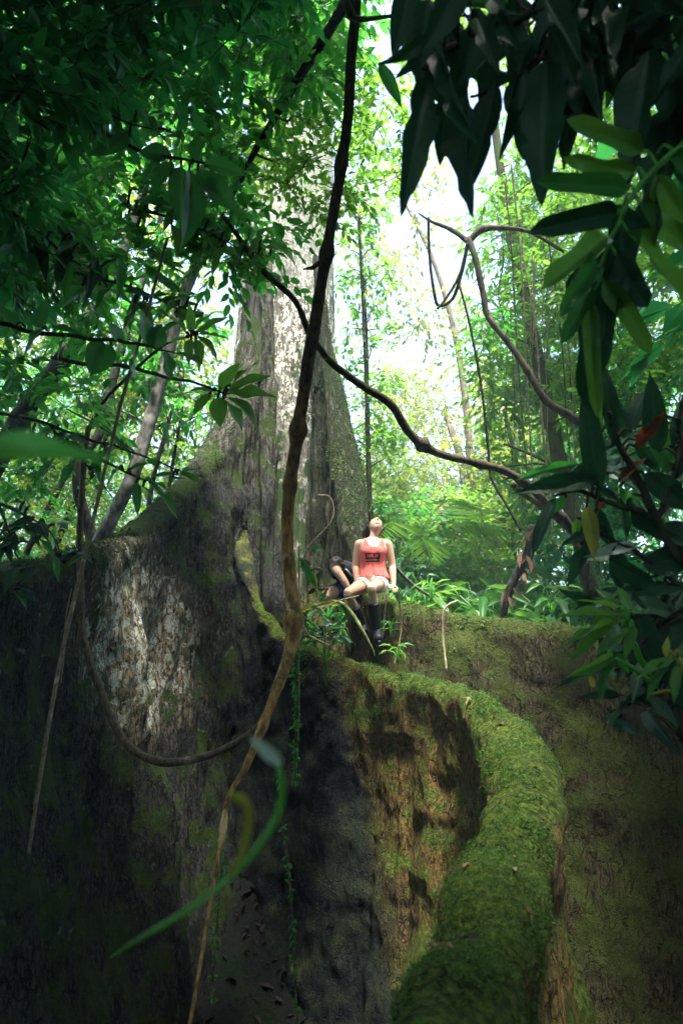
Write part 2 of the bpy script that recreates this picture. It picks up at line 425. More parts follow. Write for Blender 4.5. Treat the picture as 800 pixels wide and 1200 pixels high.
def bark_mat(name, kind):
    """old tree bark: fissured grey brown base, lichen crusts, moss cushions on what faces up"""
    t = NT(name)
    v = t.coord((1, 1, 1)); vs = t.coord((1, 1, .28)); vf = t.coord((1, 1, .12))
    fiss = t.noise(vf, 16, 6, .62, .4); grain = t.noise(vs, 45, 5, .65); big = t.noise(v, .9, 4, .55)
    med = t.noise(v, 3.2, 5, .6); crust = t.noise(vs, 11, 5, .68, .5); spk = t.noise(v, 28, 5, .7)
    wv = t.n('ShaderNodeVectorMath', operation='ADD'); wsc = t.n('ShaderNodeVectorMath', operation='SCALE'); wsc.inputs[3].default_value = .16
    t.l(t.noise(v, 5, 4, .6, 0, 'Color'), wsc.inputs[0]); t.l(t.coord((1, 1, .33)), wv.inputs[0]); t.l(wsc.outputs[0], wv.inputs[1])
    crk = t.ramp(t.voro(wv.outputs[0], 15, 'DISTANCE_TO_EDGE'), .0, .07)
    crk = t.math('MAXIMUM', crk, t.ramp(med, .42, .6))
    geo = t.n('ShaderNodeNewGeometry'); sx = t.n('ShaderNodeSeparateXYZ'); t.l(geo.outputs['Normal'], sx.inputs[0])
    px = t.n('ShaderNodeSeparateXYZ'); t.l(geo.outputs['Position'], px.inputs[0])
    up = sx.outputs[2]
    if kind == 'trunk':
        col = t.mix(t.ramp(fiss, .35, .65), (.018, .018, .015), (.13, .125, .10))
        col = t.mix(t.math('MULTIPLY', t.ramp(grain, .4, .7), .5), col, (.25, .24, .19))
        fleck = t.noise(t.coord((1, 1, .5)), 24, 4, .6, .8)
        lm = t.math('MULTIPLY', t.ramp(t.math('ADD', t.math('MULTIPLY', fleck, .65), t.math('MULTIPLY', crust, .35)), .50, .545), t.ramp(t.math('ADD', med, t.math('MULTIPLY', big, .5)), .60, .80))
        col = t.mix(lm, col, t.mix(spk, (.46, .45, .36), (.72, .70, .60)))
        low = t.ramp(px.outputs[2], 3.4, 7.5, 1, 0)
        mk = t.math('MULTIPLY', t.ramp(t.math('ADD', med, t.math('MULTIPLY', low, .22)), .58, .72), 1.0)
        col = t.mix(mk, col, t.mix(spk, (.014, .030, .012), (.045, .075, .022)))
        hi = t.ramp(t.math('ADD', px.outputs[2], t.math('MULTIPLY', med, 1.5)), 8.6, 10.8)  # glare on the trunk top painted in as paler bark with height
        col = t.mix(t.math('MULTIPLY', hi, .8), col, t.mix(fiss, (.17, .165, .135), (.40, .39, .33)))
        h = t.math('ADD', t.math('MULTIPLY', fiss, 1.2), t.math('ADD', t.math('MULTIPLY', crust, .5), t.math('MULTIPLY', spk, .3)))
        return t.done(t.bsdf(col, .92, .12, h, .9, .05))
    if kind == 'left':
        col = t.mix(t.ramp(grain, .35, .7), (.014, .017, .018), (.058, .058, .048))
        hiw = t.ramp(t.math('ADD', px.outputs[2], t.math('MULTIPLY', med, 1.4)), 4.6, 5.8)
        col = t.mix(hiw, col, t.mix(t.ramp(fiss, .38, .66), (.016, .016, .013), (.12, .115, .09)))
        dots = t.math('MULTIPLY', t.ramp(t.noise(t.coord((1, 1, .7)), 17, 3, .5, .3), .62, .67), t.ramp(med, .46, .6))
        col = t.mix(t.math('MULTIPLY', dots, .8), col, (.24, .30, .23))
        # scabby lichen patch mid flank, with the light falling there painted into it
        c = P(185, 745, 7.4)
        dx = t.math('MULTIPLY', t.math('SUBTRACT', px.outputs[1], c.y), .72)
        dz = t.math('MULTIPLY', t.math('SUBTRACT', px.outputs[2], c.z), .80)
        rr = t.math('SQRT', t.math('ADD', t.math('MULTIPLY', dx, dx), t.math('MULTIPLY', dz, dz)))
        patch = t.ramp(t.math('SUBTRACT', t.math('ADD', rr, t.math('MULTIPLY', med, 1.1)), .55), .35, 1.05, 1, 0)
        col = t.mix(t.math('MULTIPLY', patch, t.ramp(grain, .35, .6)), col, (.31, .25, .15))
        fleck = t.noise(t.coord((1, 1, .6)), 13, 5, .65, .6)
        lm = t.math('MULTIPLY', t.ramp(t.math('ADD', fleck, t.math('MULTIPLY', patch, .07)), .56, .61), t.ramp(t.math('ADD', med, t.math('MULTIPLY', patch, .35)), .5, .7))
        col = t.mix(lm, col, t.mix(spk, (.28, .31, .26), (.50, .52, .45)))
        mk = t.math('MULTIPLY', t.ramp(t.math('ADD', med, t.math('MULTIPLY', up, .15)), .5, .62), t.math('SUBTRACT', 1.0, t.math('MULTIPLY', patch, .85)))
        col = t.mix(mk, col, t.mix(spk, (.016, .030, .010), (.045, .07, .016)))
    elif kind == 'front':
        col = t.mix(t.ramp(grain, .3, .7), (.050, .034, .014), (.25, .165, .055))
        col = t.mix(t.math('MULTIPLY', t.ramp(spk, .5, .72), .45), col, (.36, .27, .10))
        painted_shade = t.ramp(t.math('ADD', t.math('ADD', px.outputs[0], t.math('MULTIPLY', px.outputs[2], .22)), t.math('ADD', t.math('MULTIPLY', big, .9), t.math('MULTIPLY', grain, .25))), .78, 1.2, 1, 0)  # shade of the hollow painted into the bark, darker to the left and low
        painted_shade = t.math('MULTIPLY', painted_shade, t.ramp(up, .35, .7, 1, 0))
        col = t.mix(painted_shade, col, t.mix(grain, (.010, .013, .016), (.028, .033, .033)))
        mk = t.ramp(t.math('ADD', t.math('ADD', t.math('MULTIPLY', med, .8), t.math('MULTIPLY', big, .35)), t.math('MULTIPLY', up, .42)), .54, .72)
        mk = t.math('MULTIPLY', mk, t.math('SUBTRACT', 1.0, t.math('MULTIPLY', painted_shade, .8)))
        col = t.mix(mk, col, t.mix(t.ramp(spk, .35, .7), (.020, .042, .009), (.11, .145, .020)))
    else:  # right wall
        col = t.mix(t.ramp(grain, .3, .7), (.022, .022, .015), (.115, .095, .045))
        col = t.mix(t.math('MULTIPLY', t.ramp(spk, .55, .75), .5), col, (.20, .18, .085))
        old = t.ramp(t.math('ADD', px.outputs[2], t.math('MULTIPLY', med, 1.2)), 3.2, 4.0)
        mk = t.ramp(t.math('ADD', t.math('ADD', t.math('MULTIPLY', med, .8), t.math('MULTIPLY', big, .3)), t.math('MULTIPLY', up, .3)), .46, .64)
        col = t.mix(mk, col, t.mix(spk, (.022, .038, .009), (.085, .105, .024)))
        col = t.mix(t.math('MULTIPLY', old, .92), col, t.mix(t.ramp(spk, .4, .7), (.008, .010, .008), (.030, .042, .015)))
        col = t.mix(t.math('MULTIPLY', t.math('MULTIPLY', old, t.ramp(fiss, .54, .66)), .6), col, (.12, .115, .095))
    col = t.mix(t.math('MULTIPLY', t.math('SUBTRACT', 1.0, crk), .7), col, (.010, .009, .007))
    h = t.math('ADD', t.math('MULTIPLY', crk, .8), t.math('MULTIPLY', grain, .7))
    h = t.math('ADD', h, t.math('ADD', t.math('MULTIPLY', spk, .8), t.math('MULTIPLY', crust, .8)))
    return t.done(t.bsdf(col, .95, .1, h, .9, .05))

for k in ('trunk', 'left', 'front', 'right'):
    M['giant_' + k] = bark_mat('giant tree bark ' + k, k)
M['moss'] = leaf_mat('moss leaflets', (.012, .040, .011), (.090, .160, .024), (.10, .23, .03), .3, .6, spec=.2)
M['litter'] = leaf_mat('wet fallen leaf', (.010, .009, .008), (.030, .024, .016), (.03, .02, .01), .15, .6, spec=.2)
M['dry_leaf'] = leaf_mat('dry fallen leaf', (.10, .065, .03), (.26, .19, .10), (.2, .14, .06), .25, .7, spec=.2)
M['moss_dark'] = leaf_mat('old dark moss', (.012, .030, .010), (.035, .06, .014), (.04, .09, .02), .25, .7, spec=.15)
t = NT('leaf litter soil'); v = t.coord()
c = t.mix(t.noise(v, 6, 6, .7), (.006, .007, .008), (.016, .016, .015)); c = t.mix(t.ramp(t.noise(v, 1.5, 4), .5, .65), c, (.010, .018, .008))
M['soil'] = t.done(t.bsdf(c, .95, .1, t.noise(v, 14, 6, .7), .8, .05))
def plain(name, col, rough=.6, spec=.3, bscale=None, bstr=.2, var=.15):
    t = NT(name); v = t.coord(); n = t.noise(v, bscale or 20, 4)
    c = t.mix(n, tuple(x * (1 - var) for x in col), tuple(min(1, x * (1 + var)) for x in col))
    return t.done(t.bsdf(c, rough, spec, n, bstr, .004))
t = NT('skin'); v = t.coord(); c = t.mix(t.noise(v, 9, 3), (.58, .35, .25), (.68, .44, .32))
b = t.n('ShaderNodeBsdfPrincipled'); t.l(c, b.inputs['Base Color']); b.inputs['Roughness'].default_value = .5; b.inputs['Specular IOR Level'].default_value = .35
b.inputs['Subsurface Weight'].default_value = .08; b.inputs['Subsurface Radius'].default_value = (.02, .008, .004)
M['skin'] = t.done(b.outputs[0])
M['coral'] = plain('coral jersey', (.80, .17, .15), .85, .15, 30, .35, .12)
M['print'] = plain('black print', (.03, .022, .028), .8, .2)
M['cream'] = plain('cream cotton', (.78, .72, .62), .85, .15, 30, .3, .06)
M['rubber'] = plain('black rubber', (.012, .014, .018), .45, .4)
M['hair'] = plain('dark brown hair', (.025, .016, .011), .5, .4, 60, .6, .4)
M['charcoal'] = plain('charcoal shirt', (.03, .033, .04), .9, .15, 30, .3)
M['navy'] = plain('navy shorts', (.018, .028, .065), .9, .15, 30, .3)
M['band'] = plain('pale grey band', (.5, .52, .52), .85, .15)
# ------------------------------------------------------------------ ground
def gz(x, y):
    """height of the forest floor"""
    x = np.asarray(x, float); y = np.asarray(y, float)
    sm = lambda a: np.clip(a, 0, 1) ** 2 * (3 - 2 * np.clip(a, 0, 1))
    z = (2.2 + .10 * np.clip(y - 9, 0, 5)) * sm((y - 7.7) / 1.9) * sm((x + .2) / 1.0)                     # soil banked up behind the right root wall
    z = z + 1.2 * sm((y - 9) / 5) * sm((-x - 2.2) / 2.0)
    z = z - 1.7 * sm((y - .6) / 1.6) * (1 - sm((y - 7.4) / 2.2))                # the hollow between the roots
    z = z + .085 * np.clip(y - 12, 0, 200) * sm((y - 12) / 6)
    return z
def gpt(x, y): return Vector((x, y, float(gz(x, y))))

nx, ny = 200, 260
gx = np.linspace(-1, 1, nx); gx = np.sign(gx) * (np.abs(gx) ** 1.8) * 75
gy = np.linspace(0, 1, ny) ** 2.0 * 75 - 20 * (1 - np.linspace(0, 1, ny)) ** 2
X, Y = np.meshgrid(gx, gy, indexing='ij'); Z = gz(X, Y)
q = np.stack([X.ravel(), Y.ravel(), Z.ravel()], 1)
q[:, 2] += .10 * fbm(q * .9, 4, 3) + .03 * fbm(q * 4, 3, 4)
i = np.arange(nx - 1)[:, None] * ny; j = np.arange(ny - 1)[None]
F = np.stack([i + j, i + ny + j, i + ny + j + 1, i + j + 1], -1).reshape(-1, 4)
o = link('ground', mesh_np('ground', q, F.ravel(), np.full(len(F), 4)), M['soil']); tag(o, kind='structure')

# ------------------------------------------------------------------ the giant buttressed tree
TX, TY = -1.13, 11.5
giant = empty('giant_buttress_tree', (TX, TY, 0), 'giant rainforest tree with pale lichen trunk and huge mossy buttress roots', 'tree')
na, nz = 300, 420
th = np.linspace(0, 2 * np.pi, na, endpoint=False); zz = np.linspace(-1.6, 24, nz)
A, Zt = np.meshgrid(th, zz, indexing='xy')
r0 = .70 + .34 * np.exp(-np.clip(Zt, 0, 99) / 9.0) + .55 * np.exp(-np.clip(Zt, 0, 99) / 2.6)
fl = np.exp(-np.clip(Zt - 1, 0, 99) / 5.0)
r = r0 * (1 + .10 * fl * np.cos(5 * A + .6 + .05 * Zt) + .05 * fl * np.cos(9 * A - .4) + .02 * np.cos(3 * A + .2 * Zt))
pv = np.stack([np.cos(A) * 3.2, np.sin(A) * 3.2, Zt * .28], -1).reshape(-1, 3)
r = r + .045 * fbm(pv, 4, 11).reshape(r.shape) + .022 * fbm(np.stack([np.cos(A) * 14, np.sin(A) * 14, Zt * 1.1], -1).reshape(-1, 3), 3, 13).reshape(r.shape)
V = np.stack([TX + r * np.cos(A) + .012 * Zt, TY + r * np.sin(A), Zt], -1).reshape(-1, 3)
i = np.arange(nz - 1)[:, None] * na; j = np.arange(na)[None]; j2 = (j + 1) % na
F = np.stack([i + j, i + j2, i + na + j2, i + na + j], -1).reshape(-1, 4)
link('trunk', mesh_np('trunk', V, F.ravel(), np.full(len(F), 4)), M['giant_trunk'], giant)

def buttress(path, mat, name='buttress_root', N=300, Mh=90, zb=-2.0, flare=.55, pinch=.25, flute=.10, seed=0, lump=.07):
    """plank root: a rounded crest along path (px, py, d, half width) with sides falling to the ground"""
    pts = PA(path); w = np.array([p[3] for p in path])
    s = spline(np.column_stack([pts, w]), N)
    C, W = s[:, :3], s[:, 3]
    t = np.gradient(C[:, :2], axis=0)
    for _ in range(30):                                                # a steady heading even where the crest climbs the trunk
        t[1:-1] = (t[:-2] + 2 * t[1:-1] + t[2:]) / 4
    t = t / np.maximum(np.linalg.norm(t, axis=1, keepdims=True), 1e-9)
    n = np.stack([t[:, 1], -t[:, 0]], 1)
    ns = 14
    ang = np.linspace(0, np.pi / 2, ns)
    side = []
    for sg in (1, -1):
        off = np.concatenate([np.sin(ang), np.ones(Mh)]); dz = np.concatenate([1 - np.cos(ang), np.ones(Mh)])
        tt = np.concatenate([np.zeros(ns), np.linspace(0, 1, Mh + 1)[1:]])
        side.append((sg, off, dz, tt))
    cols = []
    for k in (1, 0):
        sg, off, dz, tt = side[k]
        idx = range(len(tt) - 1, -1, -1) if k == 1 else range(1, len(tt))
        for m in idx:
            cols.append((sg, off[m], dz[m], tt[m]))
    sg = np.array([c[0] for c in cols]); off = np.array([c[1] for c in cols]); dz = np.array([c[2] for c in cols]); tt = np.array([c[3] for c in cols])
    Hh = np.maximum(C[:, 2] - W - zb, .05)
    o2 = W[:, None] * off[None] * (1 - pinch * np.sin(np.pi * np.minimum(tt * 2.2, 1))[None]) + flare * (tt ** 2.2)[None] * np.minimum(Hh, 4.5)[:, None] / 4.5
    z = C[:, 2:3] - W[:, None] * dz[None] - tt[None] * Hh[:, None]
    L = np.cumsum(np.r_[0, np.linalg.norm(np.diff(C, axis=0), axis=1)])
    q = np.stack([L[:, None] * 1.5 + 0 * z, z * .35, 0 * z + sg[None] * 7], -1).reshape(-1, 3)
    crest = (1 - np.abs(off) * (tt <= 0))[None] * 0
    d1 = (flute * fbm(q, 3, seed) + .22 * flute * (1 - 2 * np.abs(fbm(q * np.array([3.4, 1.2, 1]), 3, seed + 2)))).reshape(z.shape) * np.clip(tt * 4, 0, 1)[None]
    xy = C[:, None, :2] + n[:, None] * (sg[None] * (o2 + d1))[..., None]
    V = np.concatenate([xy, z[..., None]], -1).reshape(-1, 3)
    d2 = lump * fbm(V * 2.2, 4, seed + 5) + .026 * fbm(V * np.array([9, 9, 4.5]), 4, seed + 9)
    nn = np.zeros((len(C), len(sg), 3)); nn[..., :2] = n[:, None] * (sg * off)[None, :, None]; nn[..., 2] = (1 - dz) [None] * .9
    nn = nrm(nn.reshape(-1, 3)); V = V + nn * d2[:, None]
    K = len(sg)
    i = np.arange(N - 1)[:, None] * K; j = np.arange(K - 1)[None]
    F = np.stack([i + j, i + j + 1, i + K + j + 1, i + K + j], -1).reshape(-1, 4)
    o = link(name, mesh_np(name, V, F.ravel(), np.full(len(F), 4)), mat, giant)
    return o, V.reshape(N, K, 3), nn.reshape(N, K, 3), dict(tt=tt, off=off, dz=dz, sg=sg)

LEFT = [(312, 292, 11.7, .12), (302, 318, 11.4, .33), (294, 380, 11.1, .38), (280, 445, 10.7, .36), (254, 505, 10.1, .28), (214, 560, 9.2, .24), (172, 604, 8.2, .22),
        (120, 632, 7.1, .20), (60, 648, 6.1, .20), (-20, 668, 5.3, .20), (-140, 720, 4.6, .18)]
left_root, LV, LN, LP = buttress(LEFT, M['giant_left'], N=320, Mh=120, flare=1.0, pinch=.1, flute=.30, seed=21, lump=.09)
FRONT = [(276, 520, 10.9, 0.090), (279, 580, 10.3, 0.108), (286, 640, 9.7, 0.117), (300, 695, 9.2, 0.126), (330, 738, 8.6, 0.135), (372, 758, 8.1, 0.135), (410, 768, 7.7, 0.135), (452, 784, 7.25, 0.144),
         (495, 796, 6.85, 0.144), (540, 803, 6.3, 0.162), (578, 824, 5.6, 0.189), (606, 862, 4.8, 0.243), (604, 930, 3.85, 0.239), (574, 1012, 2.95, 0.203), (540, 1100, 2.25, 0.180), (508, 1200, 1.75, 0.162), (455, 1400, 1.2, 0.162)]
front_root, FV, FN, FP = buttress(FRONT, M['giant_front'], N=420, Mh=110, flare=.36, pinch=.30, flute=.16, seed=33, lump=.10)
RIGHT = [(372, 300, 11.9, .10), (380, 370, 11.5, .16), (391, 440, 11.1, .22), (405, 520, 10.5, .27), (417, 590, 9.8, .25), (432, 650, 9.1, .2), (444, 692, 8.6, .17), (474, 706, 8.15, .17), (540, 718, 7.8, .17),
         (640, 730, 7.4, .17), (720, 744, 7.0, .17), (800, 765, 6.4, .17), (900, 810, 5.7, .16), (1050, 900, 4.8, .15)]
right_root, RV, RN, RP = buttress(RIGHT, M['giant_right'], N=380, Mh=110, flare=.5, pinch=.12, flute=.12, seed=45)

# moss cushions on the crests: thousands of tiny leaflets, a layer of the root they grow on
def moss(V, Nn, prm, parent, n, size, seed, rows, keep, cols_to=.22, mat='moss'):
    g = np.random.default_rng(seed)
    ci = np.where((prm['tt'] < cols_to))[0]
    a = g.uniform(rows[0], rows[1], n).astype(int); b = ci[g.integers(0, len(ci), n)]
    p = V[a, b]; nn = Nn[a, b]
    j = g.normal(size=(n, 3)) * .02; p = p + j - nn * (j * nn).sum(1, keepdims=True)
    k = keep(p, nn, prm['tt'][b]); p, nn = p[k], nn[k]
    d = nrm(nn * .55 + g.normal(size=p.shape) * .55 + np.array([0, 0, -.25]))
    mb = MB(); L = size * g.uniform(.5, 1.5, len(p)) * (.8 + 1.3 * np.clip(fbm(p * 5.0, 3, seed + 60), 0, 1))
    p = p + nn * (.035 * np.clip(fbm(p * 7.0, 3, seed + 61) + .15, 0, 1) * g.random(len(p)))[:, None]
    leaves(mb, p, d, nrm(nn + .5 * g.normal(size=p.shape)), L, L * .40, KITE, .3, seed)
    o = mb.build('moss', M[mat], parent); tag(o, kind='stuff'); return o
def keep_front(p, nn, tt):
    f = fbm(p * 2.4, 4, 77) + .75 * fbm(p * 8.0, 4, 79)
    return (f + nn[:, 2] * .38 - tt * 1.5 > .17) & (p[:, 1] < 8.5)
moss(FV, FN, FP, front_root, 170000, .017, 5, (90, 419), keep_front)
def keep_right(p, nn, tt):
    return (fbm(p * 3, 4, 78) + nn[:, 2] * .5 - tt * 3 > .05)
moss(RV, RN, RP, right_root, 16000, .026, 6, (60, 379), keep_right, .08)

def keep_left(p, nn, tt):
    return (fbm(p * 2.2, 4, 80) + nn[:, 2] * .35 - tt * 2.0 > .10)
moss(LV, LN, LP, left_root, 26000, .030, 8, (60, 319), keep_left, .25, 'moss_dark')
moss(RV, RN, RP, right_root, 9000, .034, 9, (5, 150), lambda p, nn, tt: (fbm(p * 2.6, 4, 81) - tt * .6 > .12), .5, 'moss_dark')

# leaf litter in the hollow between the roots
g = np.random.default_rng(88); n = 9000
x, y = g.uniform(-6, 6, n), g.uniform(.5, 9.5, n); z = gz(x, y)
q = np.stack([x, y, z], 1); q[:, 2] += .10 * fbm(q * .9, 4, 3) + .02 + .02 * g.random(n)
lb = MB(); a = g.uniform(0, 6.28, n); L = g.uniform(.05, .16, n)
leaves(lb, q, np.stack([np.cos(a), np.sin(a), .25 * g.normal(size=n)], 1), np.array([0, 0, 1.0]) + .4 * g.normal(size=(n, 3)), L, L * .45, OVAL, .15, 4)
o = lb.build('leaf_litter', M['litter'], None, False); tag(o, kind='stuff')
# ------------------------------------------------------------------ people
def ell_tube(mb, rows, sides=20):
    """closed sweep of ellipses: rows (x, y, z, half width across x, half depth)"""
    rows = spline(np.asarray(rows, float), max(14, 6 * len(rows)))
    C = rows[:, :3]; t = nrm(np.gradient(C, axis=0)); a = np.linspace(0, 2 * np.pi, sides, endpoint=False)
    ux = np.array([1.0, 0, 0]); u = nrm(ux[None] - t * (t @ ux)[:, None]); v = np.cross(t, u)
    V = (C[:, None] + u[:, None] * (np.cos(a)[None] * rows[:, 3:4])[..., None] + v[:, None] * (np.sin(a)[None] * rows[:, 4:5])[..., None]).reshape(-1, 3)
    n = len(C); i = np.arange(n - 1)[:, None] * sides; j = np.arange(sides)[None]; j2 = (j + 1) % sides
    F = np.stack([i + j, i + j2, i + sides + j2, i + sides + j], -1).reshape(-1, 4)
    k = len(V); V = np.vstack([V, C[0], C[-1]]); jj = np.arange(sides); b = (n - 1) * sides
    mb.add(V, [F, np.stack([np.full(sides, k), (jj + 1) % sides, jj], 1), np.stack([np.full(sides, k + 1), b + jj, b + (jj + 1) % sides], 1)])

def limb(mb, pts, sides=14, flat=None):
    s = spline(np.asarray(pts, float), max(12, 8 * len(pts))); tube(mb, s[:, :3], s[:, 3], sides, flat=flat)

def head(mb, c, face, up, s=1.0):
    """head with brow, eye hollows, nose, lips, chin and ears; c = centre, face = where it looks"""
    f = nrm(np.asarray(face, float)); u = np.asarray(up, float); u = nrm(u - f * u.dot(f)); r = np.cross(f, u)
    nt_, npz = 40, 56
    T = np.linspace(0, np.pi, nt_); Q = np.linspace(0, 2 * np.pi, npz, endpoint=False)
    TT, QQ = np.meshgrid(T, Q, indexing='ij')
    z = np.cos(TT); x = np.sin(TT) * np.sin(QQ); y = np.sin(TT) * np.cos(QQ)          # y to the face
    X, Y, Zc = x * .074, y * .095, z * .113
    low = np.clip(-z, 0, 1); X = X * (1 - .28 * low ** 1.5); fr = np.clip(y, 0, 1)
    Y = Y - .018 * low * (y < 0) * np.abs(y)
    G = lambda px, pz, sx, sz: np.exp(-((X - px) / sx) ** 2 - ((Zc - pz) / sz) ** 2) * fr
    Y = Y + .036 * G(0, -.024, .012, .015) + .018 * G(0, .0, .008, .022) + .012 * G(0, .030, .05, .011) \
        - .018 * G(.031, .006, .017, .012) - .018 * G(-.031, .006, .017, .012) + .012 * G(0, -.060, .022, .008) - .007 * G(0, -.0655, .02, .003) - .006 * G(0, -.076, .02, .006) + .018 * G(0, -.095, .024, .014)
    V = (np.asarray(c)[None, None] + (X[..., None] * r + Y[..., None] * f + Zc[..., None] * u) * s).reshape(-1, 3)
    i = np.arange(nt_ - 1)[:, None] * npz; j = np.arange(npz)[None]; j2 = (j + 1) % npz
    mb.add(V, np.stack([i + j, i + npz + j, i + npz + j2, i + j2], -1).reshape(-1, 4))
    for sg in (-1, 1):
        e = np.asarray(c) + (r * sg * .074 - f * .008 - u * .004) * s
        limb(mb, [np.r_[e + u * .03, .008], np.r_[e + u * .01 + r * sg * .008, .013], np.r_[e - u * .028, .007]], 8)
    return f, u, r

def hand(mb, wrist, d, palm_n, sp_=1.0, curl=.5, s=1.0):
    """palm, four unequal bent fingers and a thumb; d = pointing direction, palm_n = out of the palm"""
    d = nrm(np.asarray(d, float)); n = np.asarray(palm_n, float); n = nrm(n - d * n.dot(d)); a = np.cross(d, n) * sp_
    w_ = np.asarray(wrist, float)
    limb(mb, [np.r_[w_ - d * .02, .024 * s], np.r_[w_ + d * .03 * s, .034 * s], np.r_[w_ + d * .085 * s, .036 * s]], 12, flat=(1, .55) if abs(n[2]) > .5 else (.8, .8))
    for k, (o, L) in enumerate(((-.031, .066), (-.010, .078), (.011, .073), (.031, .056))):
        b = w_ + (d * .078 + a * o) * s; p1 = b + (d * math.cos(curl * .5) + n * math.sin(curl * .5)) * L * .45 * s
        p2 = p1 + (d * math.cos(curl * 1.4) + n * math.sin(curl * 1.4)) * L * .55 * s
        limb(mb, [np.r_[b - d * .02, .010 * s], np.r_[b, .0098 * s], np.r_[p1, .009 * s], np.r_[p2, .007 * s]], 8)
    b = w_ + (d * .02 - a * .026) * s
    limb(mb, [np.r_[b, .013 * s], np.r_[b + (d * .028 - a * .026) * s, .0115 * s], np.r_[b + (d * .06 - a * .034 + n * .012) * s, .009 * s]], 8)

def fuse(mb, name, voxel=.0065, smooth=4):
    """one continuous surface from the overlapping sweeps"""
    o = bpy.data.objects.new(name, mb.mesh(name)); COL.objects.link(o)
    m = o.modifiers.new('r', 'REMESH'); m.mode = 'VOXEL'; m.voxel_size = voxel; m.use_smooth_shade = True
    m2 = o.modifiers.new('s', 'SMOOTH'); m2.factor = .5; m2.iterations = smooth
    me = bpy.data.meshes.new_from_object(o.evaluated_get(bpy.context.evaluated_depsgraph_get()))
    bpy.data.objects.remove(o); me.name = name
    return me

def arrays(me):
    V = np.zeros(len(me.vertices) * 3, np.float32); me.vertices.foreach_get('co', V); V = V.reshape(-1, 3).astype(float)
    Nn = np.zeros(len(me.vertices) * 3, np.float32); me.vertices.foreach_get('normal', Nn); Nn = Nn.reshape(-1, 3).astype(float)
    F = np.array([tuple(p.vertices) for p in me.polygons if len(p.vertices) == 4])
    return V, Nn, F

def seg(V, a, b):
    """distance to the segment ab and the place along it"""
    a, b = np.asarray(a, float), np.asarray(b, float); ab = b - a
    t = ((V - a) @ ab) / ab.dot(ab); tc = np.clip(t, 0, 1)
    return np.linalg.norm(V - a - tc[:, None] * ab, axis=1), t

def garment(name, V, Nn, F, keep, offset, mat, parent):
    """cloth shell lying off the body where keep holds, with its own thickness"""
    k = keep[F].all(1); f = F[k]; use = np.unique(f); mp = np.full(len(V), -1); mp[use] = np.arange(len(use))
    off = offset if np.isscalar(offset) else offset[use][:, None]
    v = V[use] + Nn[use] * off
    me = mesh_np(name, v, mp[f].ravel(), np.full(len(f), 4))
    o = link(name, me, mat, parent)
    sm = o.modifiers.new('even', 'SMOOTH'); sm.factor = .5; sm.iterations = 2
    so = o.modifiers.new('cloth', 'SOLIDIFY'); so.thickness = .004; so.offset = 0
    return o

# ---- the seated woman
p0 = np.array(P(437, 690, 8.05)) + [0, 0, .095]
A3 = lambda x, y, z: p0 + np.array([x, y, z])
def PX(px, py, d): return np.array(P(px, py, d))
mb = MB()
ell_tube(mb, [[*A3(0, .0, -.10), .10, .08], [*A3(0, 0, -.06), .165, .125], [*A3(0, 0, .04), .168, .12], [*A3(.0, .0, .15), .138, .10], [*A3(.0, -.005, .25), .142, .105],
              [*A3(.005, -.012, .34), .158, .115], [*A3(.008, -.002, .42), .165, .095], [*A3(.01, .01, .48), .135, .07], [*A3(.012, .015, .515), .07, .055], [*A3(.014, .018, .53), .05, .045]])
for sx in (-1, 1):                                                       # bust
    limb(mb, [np.r_[A3(sx * .07, -.06, .36), .05], np.r_[A3(sx * .07, -.085, .335), .056], np.r_[A3(sx * .07, -.07, .30), .05]])
limb(mb, [np.r_[A3(.012, .015, .50), .058], np.r_[A3(.02, .012, .56), .052], np.r_[A3(.03, .025, .63), .054]])
hc = A3(.042, .045, .665)
hf, hu, hr = head(mb, hc, (.16, -.62, .77), (0, .78, .62), 1.1)
shL, shR = A3(-.165, .0, .432), A3(.185, .0, .432)
elL, elR = A3(-.205, .045, .185), A3(.232, .03, .19)
wrL, wrR = A3(-.190, -.01, -.035), A3(.240, -.035, -.045)
for s_, e_, w_ in ((shL, elL, wrL), (shR, elR, wrR)):
    c_ = np.array(A3(0, 0, .44)); inn = s_ + (c_ - s_) * .35
    limb(mb, [np.r_[inn + [0, 0, .025], .048], np.r_[s_ * .75 + inn * .25 + [0, 0, .012], .054], np.r_[s_, .056], np.r_[s_ * .65 + e_ * .35 , .053], np.r_[e_, .043], np.r_[e_ * .7 + w_ * .3, .043], np.r_[w_, .029]])
hand(mb, wrR, (.10, -.62, -.62), (-.1, .5, -.8), 1, .6, .92)
hand(mb, wrL, (-.05, -.55, -.75), (0, .6, -.7), -1, .6, .92)
hipL, hipR = A3(-.085, .0, -.035), A3(.085, .0, -.035)
knL, knR = PX(407.5, 695, 7.68), PX(435.5, 688.5, 7.62)
anL, anR = PX(424, 733, 7.95), PX(441, 739, 7.74)
for h_, k_, a_ in ((hipL, knL, anL), (hipR, knR, anR)):
    limb(mb, [np.r_[h_, .092], np.r_[h_ * .6 + k_ * .4, .082], np.r_[h_ * .2 + k_ * .8, .060], np.r_[k_ + [0, 0, -.005], .055], np.r_[k_ * .82 + a_ * .18, .047], np.r_[k_ * .65 + a_ * .35 + [0, .012, 0], .054], np.r_[k_ * .3 + a_ * .7, .040], np.r_[a_, .034]])
toR, toL = anR + np.array([.02, -.15, -.11]), anL + np.array([.03, -.12, -.10])
for a_, t_ in ((anL, toL), (anR, toR)):
    limb(mb, [np.r_[a_ + [0, .03, -.01], .036], np.r_[a_ * .55 + t_ * .45, .040], np.r_[t_, .028]])
body = fuse(mb, 'body')
woman = empty('person', p0, 'seated person in coral tank top and black rubber boots, head thrown back to look up', 'person')
V, Nn, F = arrays(body)
link('body', body, M['skin'], woman)
rel = V - p0
